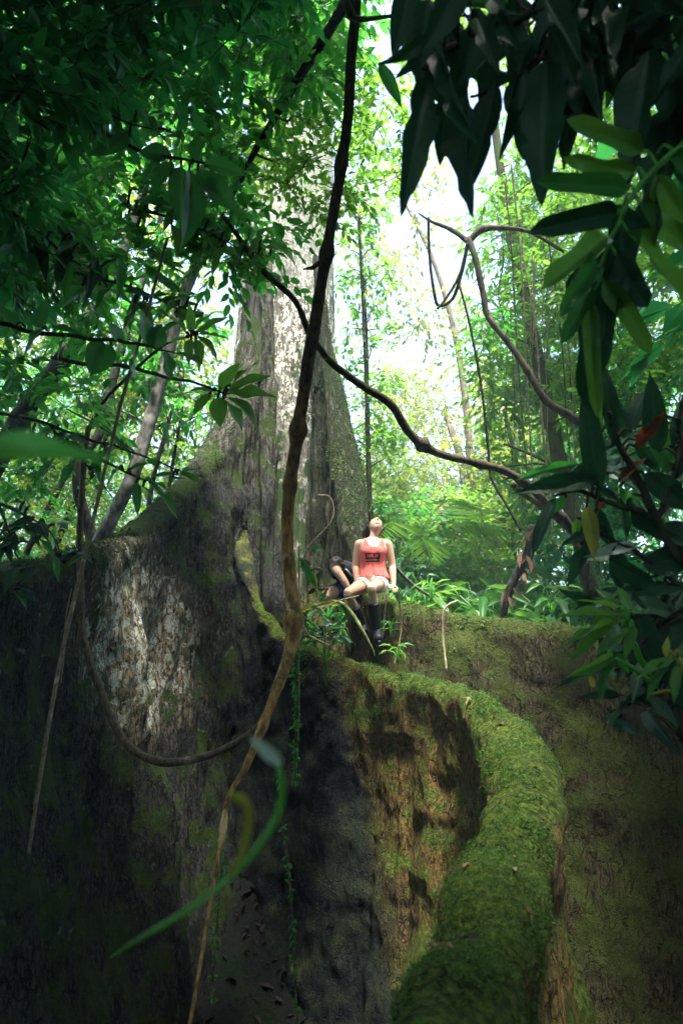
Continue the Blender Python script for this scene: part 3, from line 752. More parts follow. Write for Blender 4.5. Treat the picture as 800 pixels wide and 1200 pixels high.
dA = np.minimum(seg(V, shL + [-.005, 0, -.05], elL)[0], seg(V, shR + [.005, 0, -.05], elR)[0]); dF = np.minimum(seg(V, elL, wrL)[0], seg(V, elR, wrR)[0])
notarm = (dA > .062) & (dF > .058)
dK = np.minimum(seg(V, hipL * .6 + knL * .4, knL)[0], seg(V, hipR * .6 + knR * .4, knR)[0])
neckl = .405 + 2.6 * np.clip(np.abs(rel[:, 0] - .01) - .045, 0, 1) * (rel[:, 1] < .05) - .015 * (rel[:, 1] < 0) + .03 * (rel[:, 1] > .04)
strap = (np.abs(rel[:, 0] - .01) < .118 + .06 * np.clip((.40 - rel[:, 2]) / .1, 0, 1))
keep = notarm & (rel[:, 2] > .015) & (rel[:, 2] < np.minimum(neckl, .52)) & strap
keep &= ~((rel[:, 2] < .09) & (dK < .06))
fold = fbm(np.stack([rel[:, 0] * 26, rel[:, 1] * 26, rel[:, 2] * 4], 1), 3, 91)
off = .010 + .014 * np.clip((.30 - rel[:, 2]) / .3, 0, 1) * (1 + fold * 1.5) + .008 * fold
top = garment('tank_top', V, Nn, F, keep, off, M['coral'], woman)
# shorts
dTL, tTL = seg(V, hipL, knL); dTR, tTR = seg(V, hipR, knR)
thigh = ((dTL < .12) & (tTL > -.5) & (tTL < .36)) | ((dTR < .12) & (tTR > -.5) & (tTR < .42))
keep = ((rel[:, 2] < .05) & (rel[:, 2] > -.2) & (np.abs(rel[:, 0]) < .2) & (rel[:, 1] > -.12) & ((dF > .05))) | thigh
keep &= (dF > .05) & (rel[:, 2] < .06) & ~((tTL > .36) & (dTL < dTR)) & ~((tTR > .42) & (dTR <= dTL))
garment('shorts', V, Nn, F, keep, .011 + .003 * fold, M['cream'], woman)
# boots: a shaft standing a little off the calf, a foot with a heel and a tread
for (k_, a_, t_, d0) in ((knL, anL, toL, .42), (knR, anR, toR, .36)):
    bm_ = MB()
    ax = nrm(a_ - k_); L_ = np.linalg.norm(a_ - k_)
    f0 = k_ + ax * L_ * d0
    s = spline(np.array([np.r_[f0, .066], np.r_[k_ + ax * L_ * .55 + [0, .008, 0], .069], np.r_[k_ + ax * L_ * .8, .062], np.r_[a_, .060], np.r_[a_ * .6 + t_ * .4 + ax * .012, .060], np.r_[t_, .050]]), 40)
    tube(bm_, s[:, :3], s[:, 3], 18, .03, 3)
    bt = bm_.build('rubber_boot', M['rubber'], woman)
    rm = MB(); a0 = f0; tt_ = np.linspace(0, 2 * np.pi, 25)
    ux_ = nrm(np.cross(ax, [0, 1.0, 0])); vy_ = np.cross(ax, ux_)
    tube(rm, a0[None] + .066 * (np.cos(tt_)[:, None] * ux_ + np.sin(tt_)[:, None] * vy_), .006, 6)
    rm.build('rim', M['rubber'], bt)
    sm_ = MB(); sd = nrm(t_ - a_); hn = nrm(np.cross(np.cross(sd, [0, 0, 1.0]), sd)); 
    so_ = spline(np.array([np.r_[a_ - sd * .05 - hn * .045, .030], np.r_[a_ + sd * .02 - hn * .042, .028], np.r_[t_ - sd * .05 - hn * .036, .038], np.r_[t_ + sd * .03 - hn * .026, .026]]), 20)
    tube(sm_, so_[:, :3], so_[:, 3], 12); sm_.build('sole', M['rubber'], bt)
# hair drawn back, hanging behind the neck
hb = MB()
hm = ((V - hc) @ hf < .040 + .07 * ((V - hc) @ hu > .066)) & (np.linalg.norm(V - hc, axis=1) < .15) & (((V - hc) @ hu > -.035) | ((V - hc) @ hf < -.055)) & (rel[:, 2] > .56)
ki = hm[F].all(1); f = F[ki]; use = np.unique(f); mp = np.full(len(V), -1); mp[use] = np.arange(len(use))
strand = fbm(np.stack([(V[use] - hc) @ hr * 120, (V[use] - hc) @ hf * 14, (V[use] - hc) @ hu * 14], 1), 3, 3)
hb.add(V[use] + Nn[use] * (.010 + .005 * strand)[:, None], mp[f])
for k in range(9):
    a = hc - hf * .07 + hu * .05 + hr * (k - 4) * .011
    b = a + np.array([(k - 4) * .006 - .012, .06, -.10]); c_ = b + np.array([-.012, .02, -.14 - .02 * (k % 3)])
    limb(hb, [np.r_[a, .018], np.r_[b, .017], np.r_[c_, .006]], 8)
for k in range(7):
    a = hc + hr * (.058 + .004 * k) - hf * (.02 + .01 * (k % 3)) + hu * .04
    b = a + np.array([-.030 - .004 * k, .03, -.085]); c_ = b + np.array([.005, .01, -.09 - .02 * (k % 3)])
    limb(hb, [np.r_[a, .026], np.r_[b, .026], np.r_[c_, .008]], 8)
hb.build('hair', M['hair'], woman)
fbv = BVHTree.FromPolygons([tuple(v_) for v_ in V], [tuple(int(i_) for i_ in f_) for f_ in F])
# eyes closed to the light, brows and lips as thin pieces of their own
for nm, mt, parts in (('eyebrow', 'hair', ((.031, .030, .016), (-.031, .030, .016))), ('eyelid', 'hair', ((.031, .006, .012), (-.031, .006, .012)))):
    for (ox, oz, hw) in parts:
        eb = MB(); pts = []
        for q in np.linspace(-1, 1, 7):
            e = hc + 1.1 * (hr * (ox + q * hw) + hu * (oz - .004 * q * q))
            r0 = hc + (e - hc) + hf * .25; hh = fbv.ray_cast(Vector(r0), Vector(-hf)); pts.append((np.array(hh[0]) if hh[0] is not None else e + hf * .08) + hf * .001)
        tube(eb, np.array(pts), .0042 if nm == 'eyebrow' else .0034, 6); eb.build(nm, M[mt], woman)
pts = []
for q in np.linspace(-1, 1, 7):
    e = hc + 1.1 * (hr * q * .022 - hu * .0635); hh = fbv.ray_cast(Vector(e + hf * .25), Vector(-hf)); pts.append(np.array(hh[0]) if hh[0] is not None else e + hf * .08)
lp = MB(); tube(lp, np.array(pts), [.003, .005, .0065, .006, .0065, .005, .003], 6)
lp.build('lips', plain('lips', (.45, .14, .12), .5), woman)
# the dark block print on the chest, laid on the cloth
dg = bpy.context.evaluated_depsgraph_get(); ev = top.evaluated_get(dg)
bv = BVHTree.FromObject(top, dg); Mi = top.matrix_world.inverted()
def chest(px, py):
    o_ = Vector((0, 0, CAMZ)); dr = (P(px, py, 8) - o_).normalized()
    h = bv.ray_cast(Mi @ o_, dr)
    return (Vector(h[0]) if h[0] is not None else P(px, py, 7.95)) - dr * .006
pm = MB()
def patch(x0, y0, x1, y1):
    n = 10; k = 3
    g_ = np.array([[chest(x0 + (x1 - x0) * i_ / n, y0 + (y1 - y0) * j_ / k - .5 * i_ / n) for j_ in range(k + 1)] for i_ in range(n + 1)]).reshape(-1, 3)
    i_ = np.arange(n)[:, None] * (k + 1); j_ = np.arange(k)[None]
    pm.add(g_, np.stack([i_ + j_, i_ + k + 1 + j_, i_ + k + 2 + j_, i_ + j_ + 1], -1).reshape(-1, 4))
for r_ in ((428.0, 648.4, 445.0, 649.5), (428.0, 649.5, 429.6, 653.2), (437.5, 649.5, 439.6, 652.2), (443.2, 649.5, 445.0, 653.2), (441.2, 649.5, 442.3, 651.2), (428.0, 653.2, 445.0, 655.6), (428.6, 657.0, 444.4, 658.9)):
    patch(*r_)
pm.build('shirt_print', M['print'], top)

# ---- the second person, bent low behind
q0 = PX(412, 684, 8.75)
mb = MB()
shc = PX(399, 668, 8.45)
ell_tube(mb, [[*(q0 + [.05, .04, -.06]), .10, .10], [*q0, .15, .13], [*(q0 * .5 + shc * .5 + [0, 0, .05]), .15, .12], [*shc, .16, .11], [*(shc + [-.06, -.05, .0]), .08, .07], [*(shc + [-.09, -.08, -.01]), .05, .05]])
hc2 = PX(394.5, 663.5, 8.22); f2, u2, r2 = head(mb, hc2, (-.35, -.45, -.82), (-.45, -.68, .55), 1.0)
limb(mb, [np.r_[shc, .055], np.r_[shc + [-.08, -.10, .0], .055], np.r_[hc2, .055]])
s2, e2, w2 = PX(394, 667.5, 8.15), PX(402, 679, 8.05), PX(409, 691, 8.02)
limb(mb, [np.r_[shc, .06], np.r_[s2, .056], np.r_[e2, .043], np.r_[e2 * .6 + w2 * .4, .041], np.r_[w2, .028]])
hand(mb, w2, (.45, -.35, -.75), (.3, .6, -.5), 1, .6)
k2, a2 = PX(381.5, 698.5, 8.15), PX(386, 733, 8.4)
limb(mb, [np.r_[q0 + [-.03, -.03, -.05], .10], np.r_[q0 * .5 + k2 * .5 + [0, 0, -.0], .085], np.r_[k2, .06], np.r_[k2 * .7 + a2 * .3, .05], np.r_[k2 * .5 + a2 * .5, .054], np.r_[a2, .036]])
limb(mb, [np.r_[a2 + [0, .03, 0], .036], np.r_[a2 + [-.02, -.10, -.04], .038], np.r_[a2 + [-.02, -.18, -.05], .026]])
k3, a3 = PX(404, 703, 8.4), PX(408, 733, 8.6)
limb(mb, [np.r_[q0 + [.06, -.02, -.05], .10], np.r_[k3, .058], np.r_[k3 * .5 + a3 * .5, .052], np.r_[a3, .036]])
body2 = fuse(mb, 'body')
man = empty('person', q0, 'dark haired person in charcoal shirt bent low behind the seated one', 'person')
V, Nn, F = arrays(body2); link('body', body2, M['skin'], man)
dS, tS = seg(V, q0 + [.05, .04, -.08], shc + np.array([-.03, -.03, 0])); dAr, tAr = seg(V, shc, e2); dL, tL = seg(V, q0, k2); dN, tN = seg(V, shc, hc2)
keep = (dS < .21) & (tS > .12) & ~((dAr < .068) & (tAr > .42)) & (np.linalg.norm(V - hc2, axis=1) > .13) & ~((dL < .11) & (tL > .12) & (V[:, 2] < q0[2] + .05))
keep &= seg(V, s2, w2)[0] > .062
fold = fbm(V * 14, 3, 92)
sh = garment('shirt', V, Nn, F, keep, .012 + .005 * fold, M['charcoal'], man)
keep = ((dL < .14) & (tL > -.3) & (tL < .72) & (V[:, 2] < q0[2] + .12)) | ((seg(V, q0, k3)[0] < .13) & (seg(V, q0, k3)[1] < .7) & (V[:, 2] < q0[2] + .1))
keep &= seg(V, s2, w2)[0] > .06
garment('shorts', V, Nn, F, keep, .012 + .004 * fold, M['navy'], man)
hm = (np.linalg.norm(V - hc2, axis=1) < .14) & ((V - hc2) @ f2 < .035) & (((V - hc2) @ u2 > -.05))
f = F[hm[F].all(1)]; use = np.unique(f); mp = np.full(len(V), -1); mp[use] = np.arange(len(use))
hb = MB(); hb.add(V[use] + Nn[use] * (.016 + .012 * fbm(V[use] * 55, 3, 8))[:, None], mp[f]); hb.build('hair', M['hair'], man)
st = MB(); pa = [PX(401.5, 664.5, 8.30), PX(406, 668, 8.32), PX(411.5, 674, 8.38)]
bv2 = BVHTree.FromObject(sh, dg if False else bpy.context.evaluated_depsgraph_get()); Mi2 = sh.matrix_world.inverted()
pts = []
for px, py in ((399, 662.5), (402, 665), (405, 667.5), (408, 670.5), (412, 675)):
    dr = (P(px, py, 8) - Vector((0, 0, CAMZ))).normalized(); h = bv2.ray_cast(Mi2 @ Vector((0, 0, CAMZ)), dr)
    if h[0] is not None: pts.append(np.array(h[0]) - np.array(dr) * .002)
if len(pts) > 2:
    tube(st, spline(np.array(pts), 14), .014, 8, flat=(1, 1)); st.build('shoulder_stripe', M['band'], sh)
# ------------------------------------------------------------------ trees: trunk with limbs, crown of leaves
def tree(name, label, trunk, crown, leaf, bark, L=.12, n_tw=9, n_lf=8, aspect=.45, tmpl=OVAL, seed=0, group=None, cat='tree', droop=.35, limb_r=.02,
         extra_limbs=(), rad=.5, base=None, squash=.75, tw_r=.004, limbs=True, trunk_name='trunk', crown_name='crown', rough=.12):
    """trunk: rows (px, py, d, radius); crown: n x 3 clump centres"""
    tp = PA(trunk); tr = np.array([q[3] for q in trunk])
    s = spline(np.column_stack([tp, tr]), 60)
    b = Vector(s[np.argmin(s[:, 2])][:3]) if base is None else base
    root = empty(name, b, label, cat, group)
    tm = MB(); tube(tm, s[:, :3], s[:, 3], 12, rough, seed)
    for e in extra_limbs:
        ep = spline(np.column_stack([PA(e), [q[3] for q in e]]), 40); tube(tm, ep[:, :3], ep[:, 3], 8, rough, seed + 1)
        s = np.vstack([s, ep])
    lm = MB()
    g = np.random.default_rng(seed + 3)
    C = np.asarray(crown, float)
    if len(C):                                                           # the gaps in the leaves that let the sun down to the roots
        ok = np.ones(len(C), bool)
        for (px_, py_, d_, r_) in ((188, 690, 7.45, .72), (203, 768, 7.25, .38), (480, 790, 7.0, .4), (560, 808, 6.0, .5), (605, 870, 4.7, .55), (590, 960, 3.5, .4)):
            o_ = np.array(P(px_, py_, d_)); v_ = C - o_; t_ = v_ @ np.array(SUN)
            ok &= ~((t_ > 0) & (np.linalg.norm(v_ - t_[:, None] * np.array(SUN), axis=1) < r_ + .12))
        C = C[ok]
    if len(C):
        if limbs:
            # every spray is reached from the nearest wood already grown: trunk first, then the sprays nearer to it
            nodes = [q for q in s[:, :3]]; nr_ = [q for q in s[:, 3]]
            order = np.argsort([np.linalg.norm(s[:, :3] - c, axis=1).min() for c in C])
            for ci in order:
                c = C[ci]; nd = np.array(nodes)
                dd = np.linalg.norm(nd - c, axis=1) + .5 * np.clip(nd[:, 2] - c[2] + .2, 0, 9)
                k = int(np.argmin(dd)); a = nd[k]; ln = np.linalg.norm(c - a)
                if ln > .08 and ln < 5:
                    m = (a + c) / 2 + g.normal(size=3) * ln * .12 + np.array([0, 0, .08 * ln])
                    r = min(nr_[k] * .6, limb_r * (.6 + .2 * ln)); r = max(r, .004)
                    pth = spline(np.array([a, m, c]), 9)
                    tube(tm, pth, np.linspace(r, max(.003, r * .5), 9), 5)
                    nodes += [pth[4], c]; nr_ += [r * .75, r * .5]
        clumps(lm, tm, C, rad * g.uniform(.7, 1.3, len(C)), n_tw, n_lf, L, aspect, droop, tmpl, seed, squash=squash, tw_r=tw_r)
    tm.build(trunk_name, M[bark], root)
    if len(C): lm.build(crown_name, M[leaf], root, smooth=False)
    return root

def copy_thing(root, loc, rotz=0, scale=1.0, label=None):
    r = root.copy(); COL.objects.link(r)
    r.location = loc; r.rotation_euler = (0, 0, rotz); r.scale = (scale,) * 3
    if label: r['label'] = label
    for ch in list(root.children):
        c = ch.copy(); COL.objects.link(c); c.parent = r
        for g_ in ch.children:
            d = g_.copy(); COL.objects.link(d); d.parent = c
    return r

# ---- left: the dark understorey close by, the brighter trees behind it
near_left = np.vstack([scatter((-120, -140, 170, 120), (3.0, 5.0), 46, 1), scatter((-120, 100, 70, 330), (3.2, 5.2), 22, 2),
                       scatter((120, -120, 330, 60), (3.6, 5.6), 20, 3)])
tree('understorey_tree', 'dark leafy understorey tree hanging over the upper left corner', [(-330, 1000, 4.6, .07), (-240, 600, 4.4, .065), (-120, 250, 4.3, .055), (40, 20, 4.4, .04), (200, -90, 4.6, .02)],
     near_left, 'leaf_deep', 'bark_dark', .135, 9, 8, .42, seed=101, rad=.45, droop=.5)
mid_left = np.vstack([scatter((60, 40, 310, 330), (6.0, 8.6), 150, 11), scatter((-80, -60, 290, 120), (6.0, 8.6), 110, 14), scatter((-80, 100, 120, 340), (6, 8.6), 90, 15), scatter((-60, 300, 235, 480), (6.5, 9.5), 70, 12), scatter((240, -60, 420, 90), (6, 8.5), 40, 13)])
tree('leaning_tree', 'slender grey tree leaning right over the left root ridge', [(100, 665, 7.4, .085), (130, 610, 7.4, .08), (160, 545, 7.5, .078), (190, 440, 7.8, .074), (214, 350, 8.1, .07), (238, 290, 8.4, .062), (262, 200, 8.8, .05), (290, 60, 9.2, .03)],
     mid_left, 'leaf_mid', 'bark_grey', .145, 8, 7, .46, seed=111, rad=.52)
far_left = np.vstack([scatter((-60, 380, 255, 650), (10.5, 16), 190, 21), scatter((-40, 60, 270, 420), (10.5, 15), 150, 22)])
tree('crooked_tree', 'crooked dark tree with a kinked trunk left of the leaning grey tree', [(112, 660, 9.6, .09), (105, 620, 9.6, .085), (92, 575, 9.6, .08), (96, 535, 9.7, .075), (118, 505, 9.9, .07), (134, 440, 10.2, .065), (160, 350, 10.6, .055), (186, 270, 11, .045), (200, 120, 11.6, .03)],
     far_left, 'leaf_gold', 'bark_dark', .12, 9, 7, .46, seed=121, rad=.7)
tree('slanting_tree', 'thick dark trunk slanting right at the far left edge', [(-40, 610, 8.6, .13), (10, 515, 8.8, .13), (40, 465, 9.0, .125), (78, 415, 9.3, .115), (130, 330, 9.8, .09), (170, 220, 10.3, .06)],
     scatter((-80, 420, 90, 620), (8.4, 11), 30, 23), 'leaf_mid', 'bark_dark', .13, 8, 6, .5, seed=131, rad=.5)
for k, (tr, lb) in enumerate([
        ([(28, 655, 11, .05), (60, 590, 11, .05), (96, 520, 11.2, .045), (140, 430, 11.6, .03)], 'thin dark sapling crossing behind the kinked trunk'),
        ([(58, 660, 12, .06), (82, 600, 12, .055), (104, 560, 12, .05), (150, 450, 12.4, .03)], 'bent dark sapling just left of the leaning grey tree'),
        ([(172, 610, 10.5, .04), (180, 560, 10.5, .038), (196, 500, 10.6, .03), (214, 440, 10.8, .02)], 'slim sapling standing between the leaning grey tree and the giant trunk'),
        ([(196, 590, 11.5, .03), (203, 540, 11.5, .028), (214, 480, 11.6, .02)], 'thinnest sapling close beside the giant trunk on its left')]):
    px, py, d, _ = tr[-1]
    tree('sapling', lb, tr, scatter((px - 60, py - 60, px + 50, py + 40), (d - .8, d + .8), 9, 140 + k), 'leaf_mid', 'bark_dark', .13, 7, 6, .5, seed=150 + k, rad=.4, group='saplings behind the left root')

# ---- top centre: light airy leaves in front of the giant trunk
top_mid = np.vstack([scatter((270, 20, 420, 190), (6.5, 8.0), 26, 31), scatter((300, 150, 400, 262), (6.8, 8.0), 14, 32), scatter((405, 40, 490, 240), (7, 9), 20, 33)])
tree('overhanging_tree', 'small leaved bright tree with a thin dark bough in front of the giant trunk', [(255, 262, 6.9, .012), (275, 225, 6.7, .02), (300, 175, 6.5, .03), (345, 100, 6.2, .038), (392, 25, 6.0, .045), (440, -60, 5.9, .06), (520, -200, 5.7, .08)],
     top_mid, 'leaf_fresh', 'bark_dark', .085, 8, 7, .58, seed=161, rad=.38, droop=.25)

# ---- right: trunk wrapped in climbers
right_mid = np.vstack([scatter((600, 60, 830, 330), (9, 13), 130, 41), scatter((560, 230, 700, 470), (9.5, 13), 70, 42), scatter((650, 300, 830, 520), (8.5, 12), 90, 43), scatter((700, -60, 860, 120), (8, 12), 50, 44), scatter((470, -60, 640, 90), (9, 13), 40, 48), scatter((565, 180, 690, 580), (9.8, 13), 90, 49)])
tree('climber_covered_tree', 'dark trunk wrapped in hanging roots behind the large dark leaves', [(694, 700, 9.2, .11), (680, 640, 9.2, .11), (660, 560, 9.4, .105), (642, 480, 9.6, .10), (625, 400, 9.9, .09), (606, 310, 10.4, .085), (590, 225, 11, .075), (575, 110, 11.6, .06), (560, 0, 12.2, .05)],
     right_mid, 'leaf_fresh', 'bark_moss', .13, 8, 7, .42, seed=171, rad=.6, rough=.25)
tree('forked_tree', 'dark forked tree with crooked mossy limbs right of the sky gap', [(700, 512, 8.3, 0.051), (672, 490, 8.3, 0.049), (640, 470, 8.35, 0.046), (618, 435, 8.4, 0.042), (596, 402, 8.5, 0.041), (572, 372, 8.6, 0.037), (566, 345, 8.65, 0.039), (556, 300, 8.7, 0.041), (548, 280, 8.8, 0.041)],
     scatter((520, 330, 600, 420), (8.5, 9.5), 4, 45), 'leaf_mid', 'bark_liana', .12, 6, 5, .4, seed=181, rad=.3, rough=.25,
     extra_limbs=[[(549, 284, 8.8, 0.037), (530, 270, 8.9, 0.031), (506, 260, 9.0, 0.020), (490, 250, 9.1, 0.010)], [(549, 284, 8.8, 0.041), (562, 270, 8.8, 0.051), (585, 267, 8.8, 0.034), (620, 272, 8.9, 0.024), (660, 295, 9, .02)],
                  [(548, 285, 8.8, 0.020), (538, 322, 8.8, 0.019), (522, 350, 8.8, 0.016), (512, 362, 8.8, 0.014)]])
back_r = np.vstack([scatter((690, 380, 880, 700), (9, 13), 60, 46), scatter((640, 560, 760, 700), (9.5, 12), 22, 47)])
tree('broadleaf_tree', 'dark broadleaf tree closing the view at the right edge', [(880, 760, 10, .14), (868, 600, 10, .13), (850, 400, 10.4, .12), (830, 200, 11, .1), (800, 0, 12, .08)],
     back_r, 'leaf_deep', 'bark_dark', .16, 8, 7, .42, seed=191, rad=.6)

# ---- middle distance behind the wall of the right root
tree('light_crowned_tree', 'thin pale tree with sparse airy twigs standing in the sky gap', [(560, 640, 17, .10), (552, 560, 17, .10), (545, 470, 17.2, .09), (530, 380, 17.6, .07), (505, 300, 18, .055), (470, 230, 18.5, .03)],
     np.vstack([scatter((405, 150, 510, 330), (16, 20), 34, 51), scatter((410, 330, 560, 440), (16, 20), 26, 52)]), 'leaf_pale', 'bark_fawn', .15, 7, 6, .45, seed=201, rad=.75, limb_r=.012)
tree('fine_leaved_tree', 'round olive tree with fine foliage behind the crossing liana', [(556, 690, 20, .14), (548, 600, 20, .13), (540, 540, 20, .12), (520, 480, 20.5, .08)],
     np.vstack([scatter((440, 445, 610, 560), (19, 23), 66, 53)]), 'leaf_pale', 'bark_fawn', .12, 9, 8, .45, seed=211, rad=.95)
tree('climbing_vine_tree', 'slim tree clothed in climbing leaves right beside the giant trunk', [(436, 650, 13, .05), (432, 560, 13, .05), (430, 470, 13.2, .045), (428, 380, 13.5, .04), (420, 260, 14, .03)],
     np.vstack([scatter((395, 250, 450, 480), (12.8, 14.4), 24, 55), scatter((400, 440, 470, 620), (12.5, 15), 34, 56), scatter((385, 110, 450, 260), (12, 14.4), 14, 57)]), 'leaf_fresh', 'bark_dark', .12, 7, 6, .55, seed=221, rad=.45)
for k, (bx, d, top, boxes, lf, lb) in enumerate([
        (600, 16, 420, [(560, 440, 680, 640)], 'leaf_gold', 'bright young tree behind the crooked mossy limbs'),
        (470, 24, 470, [(425, 430, 520, 600)], 'leaf_gold', 'yellow green tree low behind the seated woman\'s head'),
        (640, 22, 380, [(580, 360, 720, 560)], 'leaf_mid', 'mid green tree showing between the hanging roots'),
        (520, 15, 560, [(470, 580, 600, 680)], 'leaf_fresh', 'low bushy tree with bright leaves behind the right root wall')]):
    tree('rainforest_tree', lb, [(bx, 690, d, .10), (bx - 4, 600, d, .09), (bx + 5, (690 + top) / 2, d, .08), (bx, top, d + .5, .04)],
         np.vstack([scatter(b, (d - 2, d + 3), 110, 230 + k) for b in boxes]), lf, 'bark_fawn' if k % 2 else 'bark_grey', .13, 9, 8, .48, seed=240 + k, rad=.75, group='trees beyond the clearing')

for k, (bx, d, top, box, n_, lf, lb) in enumerate([
        (60, 17, 420, (-60, 430, 130, 660), 150, 'leaf_mid', 'bushy bright tree low behind the left root at the picture edge'),
        (190, 18, 440, (110, 450, 260, 640), 120, 'leaf_fresh', 'bushy tree in the notch between the left root and the giant trunk'),
        (700, 13, 430, (620, 420, 790, 690), 150, 'leaf_mid', 'leafy tree filling the shade behind the glossy dark plant'),
        (540, 19, 540, (440, 540, 620, 700), 150, 'leaf_gold', 'broad light green bush across the middle of the clearing'),
        (470, 15, 600, (436, 600, 520, 700), 60, 'leaf_mid', 'mid green bush right behind the seated person')]):
    tree('rainforest_tree', lb, [(bx, 690, d, .09), (bx - 4, 640, d, .08), (bx + 5, (690 + top) / 2, d, .07), (bx, top, d + .5, .03)],
         scatter(box, (d - 2.5, d + 3), n_, 260 + k), lf, 'bark_grey', .13, 9, 8, .48, seed=270 + k, rad=.75, group='trees beyond the clearing')

# ---- far wood that reads as one mass
fm = MB()
far = []
g = np.random.default_rng(5)
for _ in range(1500):
    a = g.uniform(-.75, .75); rr = g.uniform(26, 50); x = rr * math.sin(a); y = rr * math.cos(a)
    zb = float(gz(x, y))
    hi = zb + rr * (.30 if a < -.12 else .16 if a < .02 else .20 if a < .2 else .48)
    far.append((x, y, g.uniform(zb, hi)))
clumps(fm, fm, np.array(far), 1.25, 10, 9, .24, .5, .3, KITE, 77, tw_r=.01)
o = fm.build('far_forest', M['far_leaf'], smooth=False); tag(o, kind='stuff')

# ---- unseen canopy trees added out of view, crowns placed to cast shade
def shade_tree(x, y, label, boxes, seed):
    root = empty('added_canopy_tree', (x, y, 0), label, 'tree', 'unseen canopy trees added to shade the near side of the clearing')
    tm = MB(); s = spline(np.array([[x, y, -.2, .22], [x + .1, y + .2, 3, .2], [x - .1, y + .1, 6, .16], [x, y, 9, .1]]), 40)
    tube(tm, s[:, :3], s[:, 3], 12, .12, seed)
    g = np.random.default_rng(seed); lm = MB()
    for (x0, y0, z0, x1, y1, z1, n) in boxes:
        C = np.stack([g.uniform(x0, x1, n), g.uniform(y0, y1, n), g.uniform(z0, z1, n)], 1)
        clumps(lm, tm, C, .9, 9, 8, .34, .5, .3, KITE, seed)
        for c in C[::3]:
            k = int(np.argmin(np.linalg.norm(s[:, :3] - c, axis=1))); a = s[k, :3]
            tube(tm, spline(np.array([a, (a + c) / 2 + [0, 0, .3], c]), 8), np.linspace(.05, .01, 8), 5)
    tm.build('trunk', M['bark_dark'], root); lm.build('crown', M['leaf_deep'], root, smooth=False)
shade_tree(-3.2, -3.4, 'unseen broad canopy tree added behind the viewpoint on the left for shade', [(-8, -7, 5.5, 0, 1.4, 9.5, 150), (-5, 1, 7.5, .5, 3.0, 11, 60), (-2.8, .6, 7.2, .1, 2.6, 10, 80), (-2.4, 2.2, 8.2, .1, 3.8, 10.5, 60), (-8, -8, .5, -1, -4.5, 5, 110), (-9, -3, .5, -5.5, 4, 8, 110), (-5.5, -1, 4.0, -2.6, 3.0, 7, 50)], 301)
shade_tree(3.4, -3.0, 'unseen broad canopy tree added behind the viewpoint on the right for shade', [(0, -7, 5.5, 2.6, -.2, 9.5, 90), (-.2, -1.5, 5.6, 2.6, .35, 8.0, 60), (1.9, -7, 5.5, 8, 1.3, 9.5, 150), (2.6, 1, 7.5, 6, 3.0, 11, 70), (0, -8, .5, 8, -4.5, 5, 110), (5.0, -3, .5, 9, 5.5, 8, 150), (2.4, -1, 3.6, 5.4, 3.4, 7.5, 110), (3.4, 3.2, 4.5, 6.0, 5.2, 8, 60)], 302)
shade_tree(7.6, 3.5, 'unseen tall canopy tree added beyond the right edge to shade the right root wall', [(2.9, 2.0, 8.5, 5.0, 4.0, 11, 60), (3, 1, 8.5, 7, 6.5, 12, 90)], 303)
shade_tree(-7.4, 2.5, 'unseen tall canopy tree added beyond the left edge to shade the hollow', [(-6, 0.5, 9.5, -1.8, 3.2, 12.5, 60)], 304)
# ------------------------------------------------------------------ lianas and hanging roots
def liana(name, label, rows, mat, rough=.18, sides=10, n=90, seed=0, cat='liana', group=None, knots=0, tufts=0):
    s = spline(np.column_stack([PA(rows), [r[3] for r in rows]]), n)
    g = np.random.default_rng(seed + 40)
    C = s[:, :3] + .35 * np.median(s[:, 3]) * np.stack([fbm(s[:, :3] * 3.1, 2, seed), fbm(s[:, :3] * 3.1, 2, seed + 1), 0 * s[:, 0]], 1)
    rad = s[:, 3].copy()
    for _ in range(knots):
        k = g.integers(3, n - 3); rad *= 1 + g.uniform(.25, .6) * np.exp(-((np.arange(n) - k) / 1.6) ** 2)
    root = empty(name, C[np.argmin(C[:, 2])], label, cat, group) if tufts else None
    mb = MB(); tube(mb, C, rad, sides, rough, seed)
    if knots:                                                            # stubs of broken side shoots
        for _ in range(knots):
            k = g.integers(5, n - 5); d = nrm(g.normal(size=3)); L = rad[k] * g.uniform(2, 4)
            tube(mb, np.array([C[k], C[k] + d * L * .6, C[k] + d * L + [0, 0, L * .2]]), [rad[k] * .45, rad[k] * .3, rad[k] * .12], 6, .2)
    if root is None:
        return tag(mb.build(name, M[mat]), label, cat, group)
    mb.build('stem', M[mat], root)
    lm = MB(); k = g.integers(0, n, tufts); p = C[k] + g.normal(size=(tufts, 3)) * rad[k][:, None] * .6
    d = nrm(g.normal(size=(tufts, 3)) + [0, 0, -.5]); L = g.uniform(.5, 1.4, tufts) * .035
    leaves(lm, p, d, nrm(g.normal(size=(tufts, 3)) + [0, 0, 1]), L, L * .55, OVAL, .3, seed)
    o = lm.build('foliage', M['leaf_mid'], root, False); tag(o, kind='stuff')
    return root

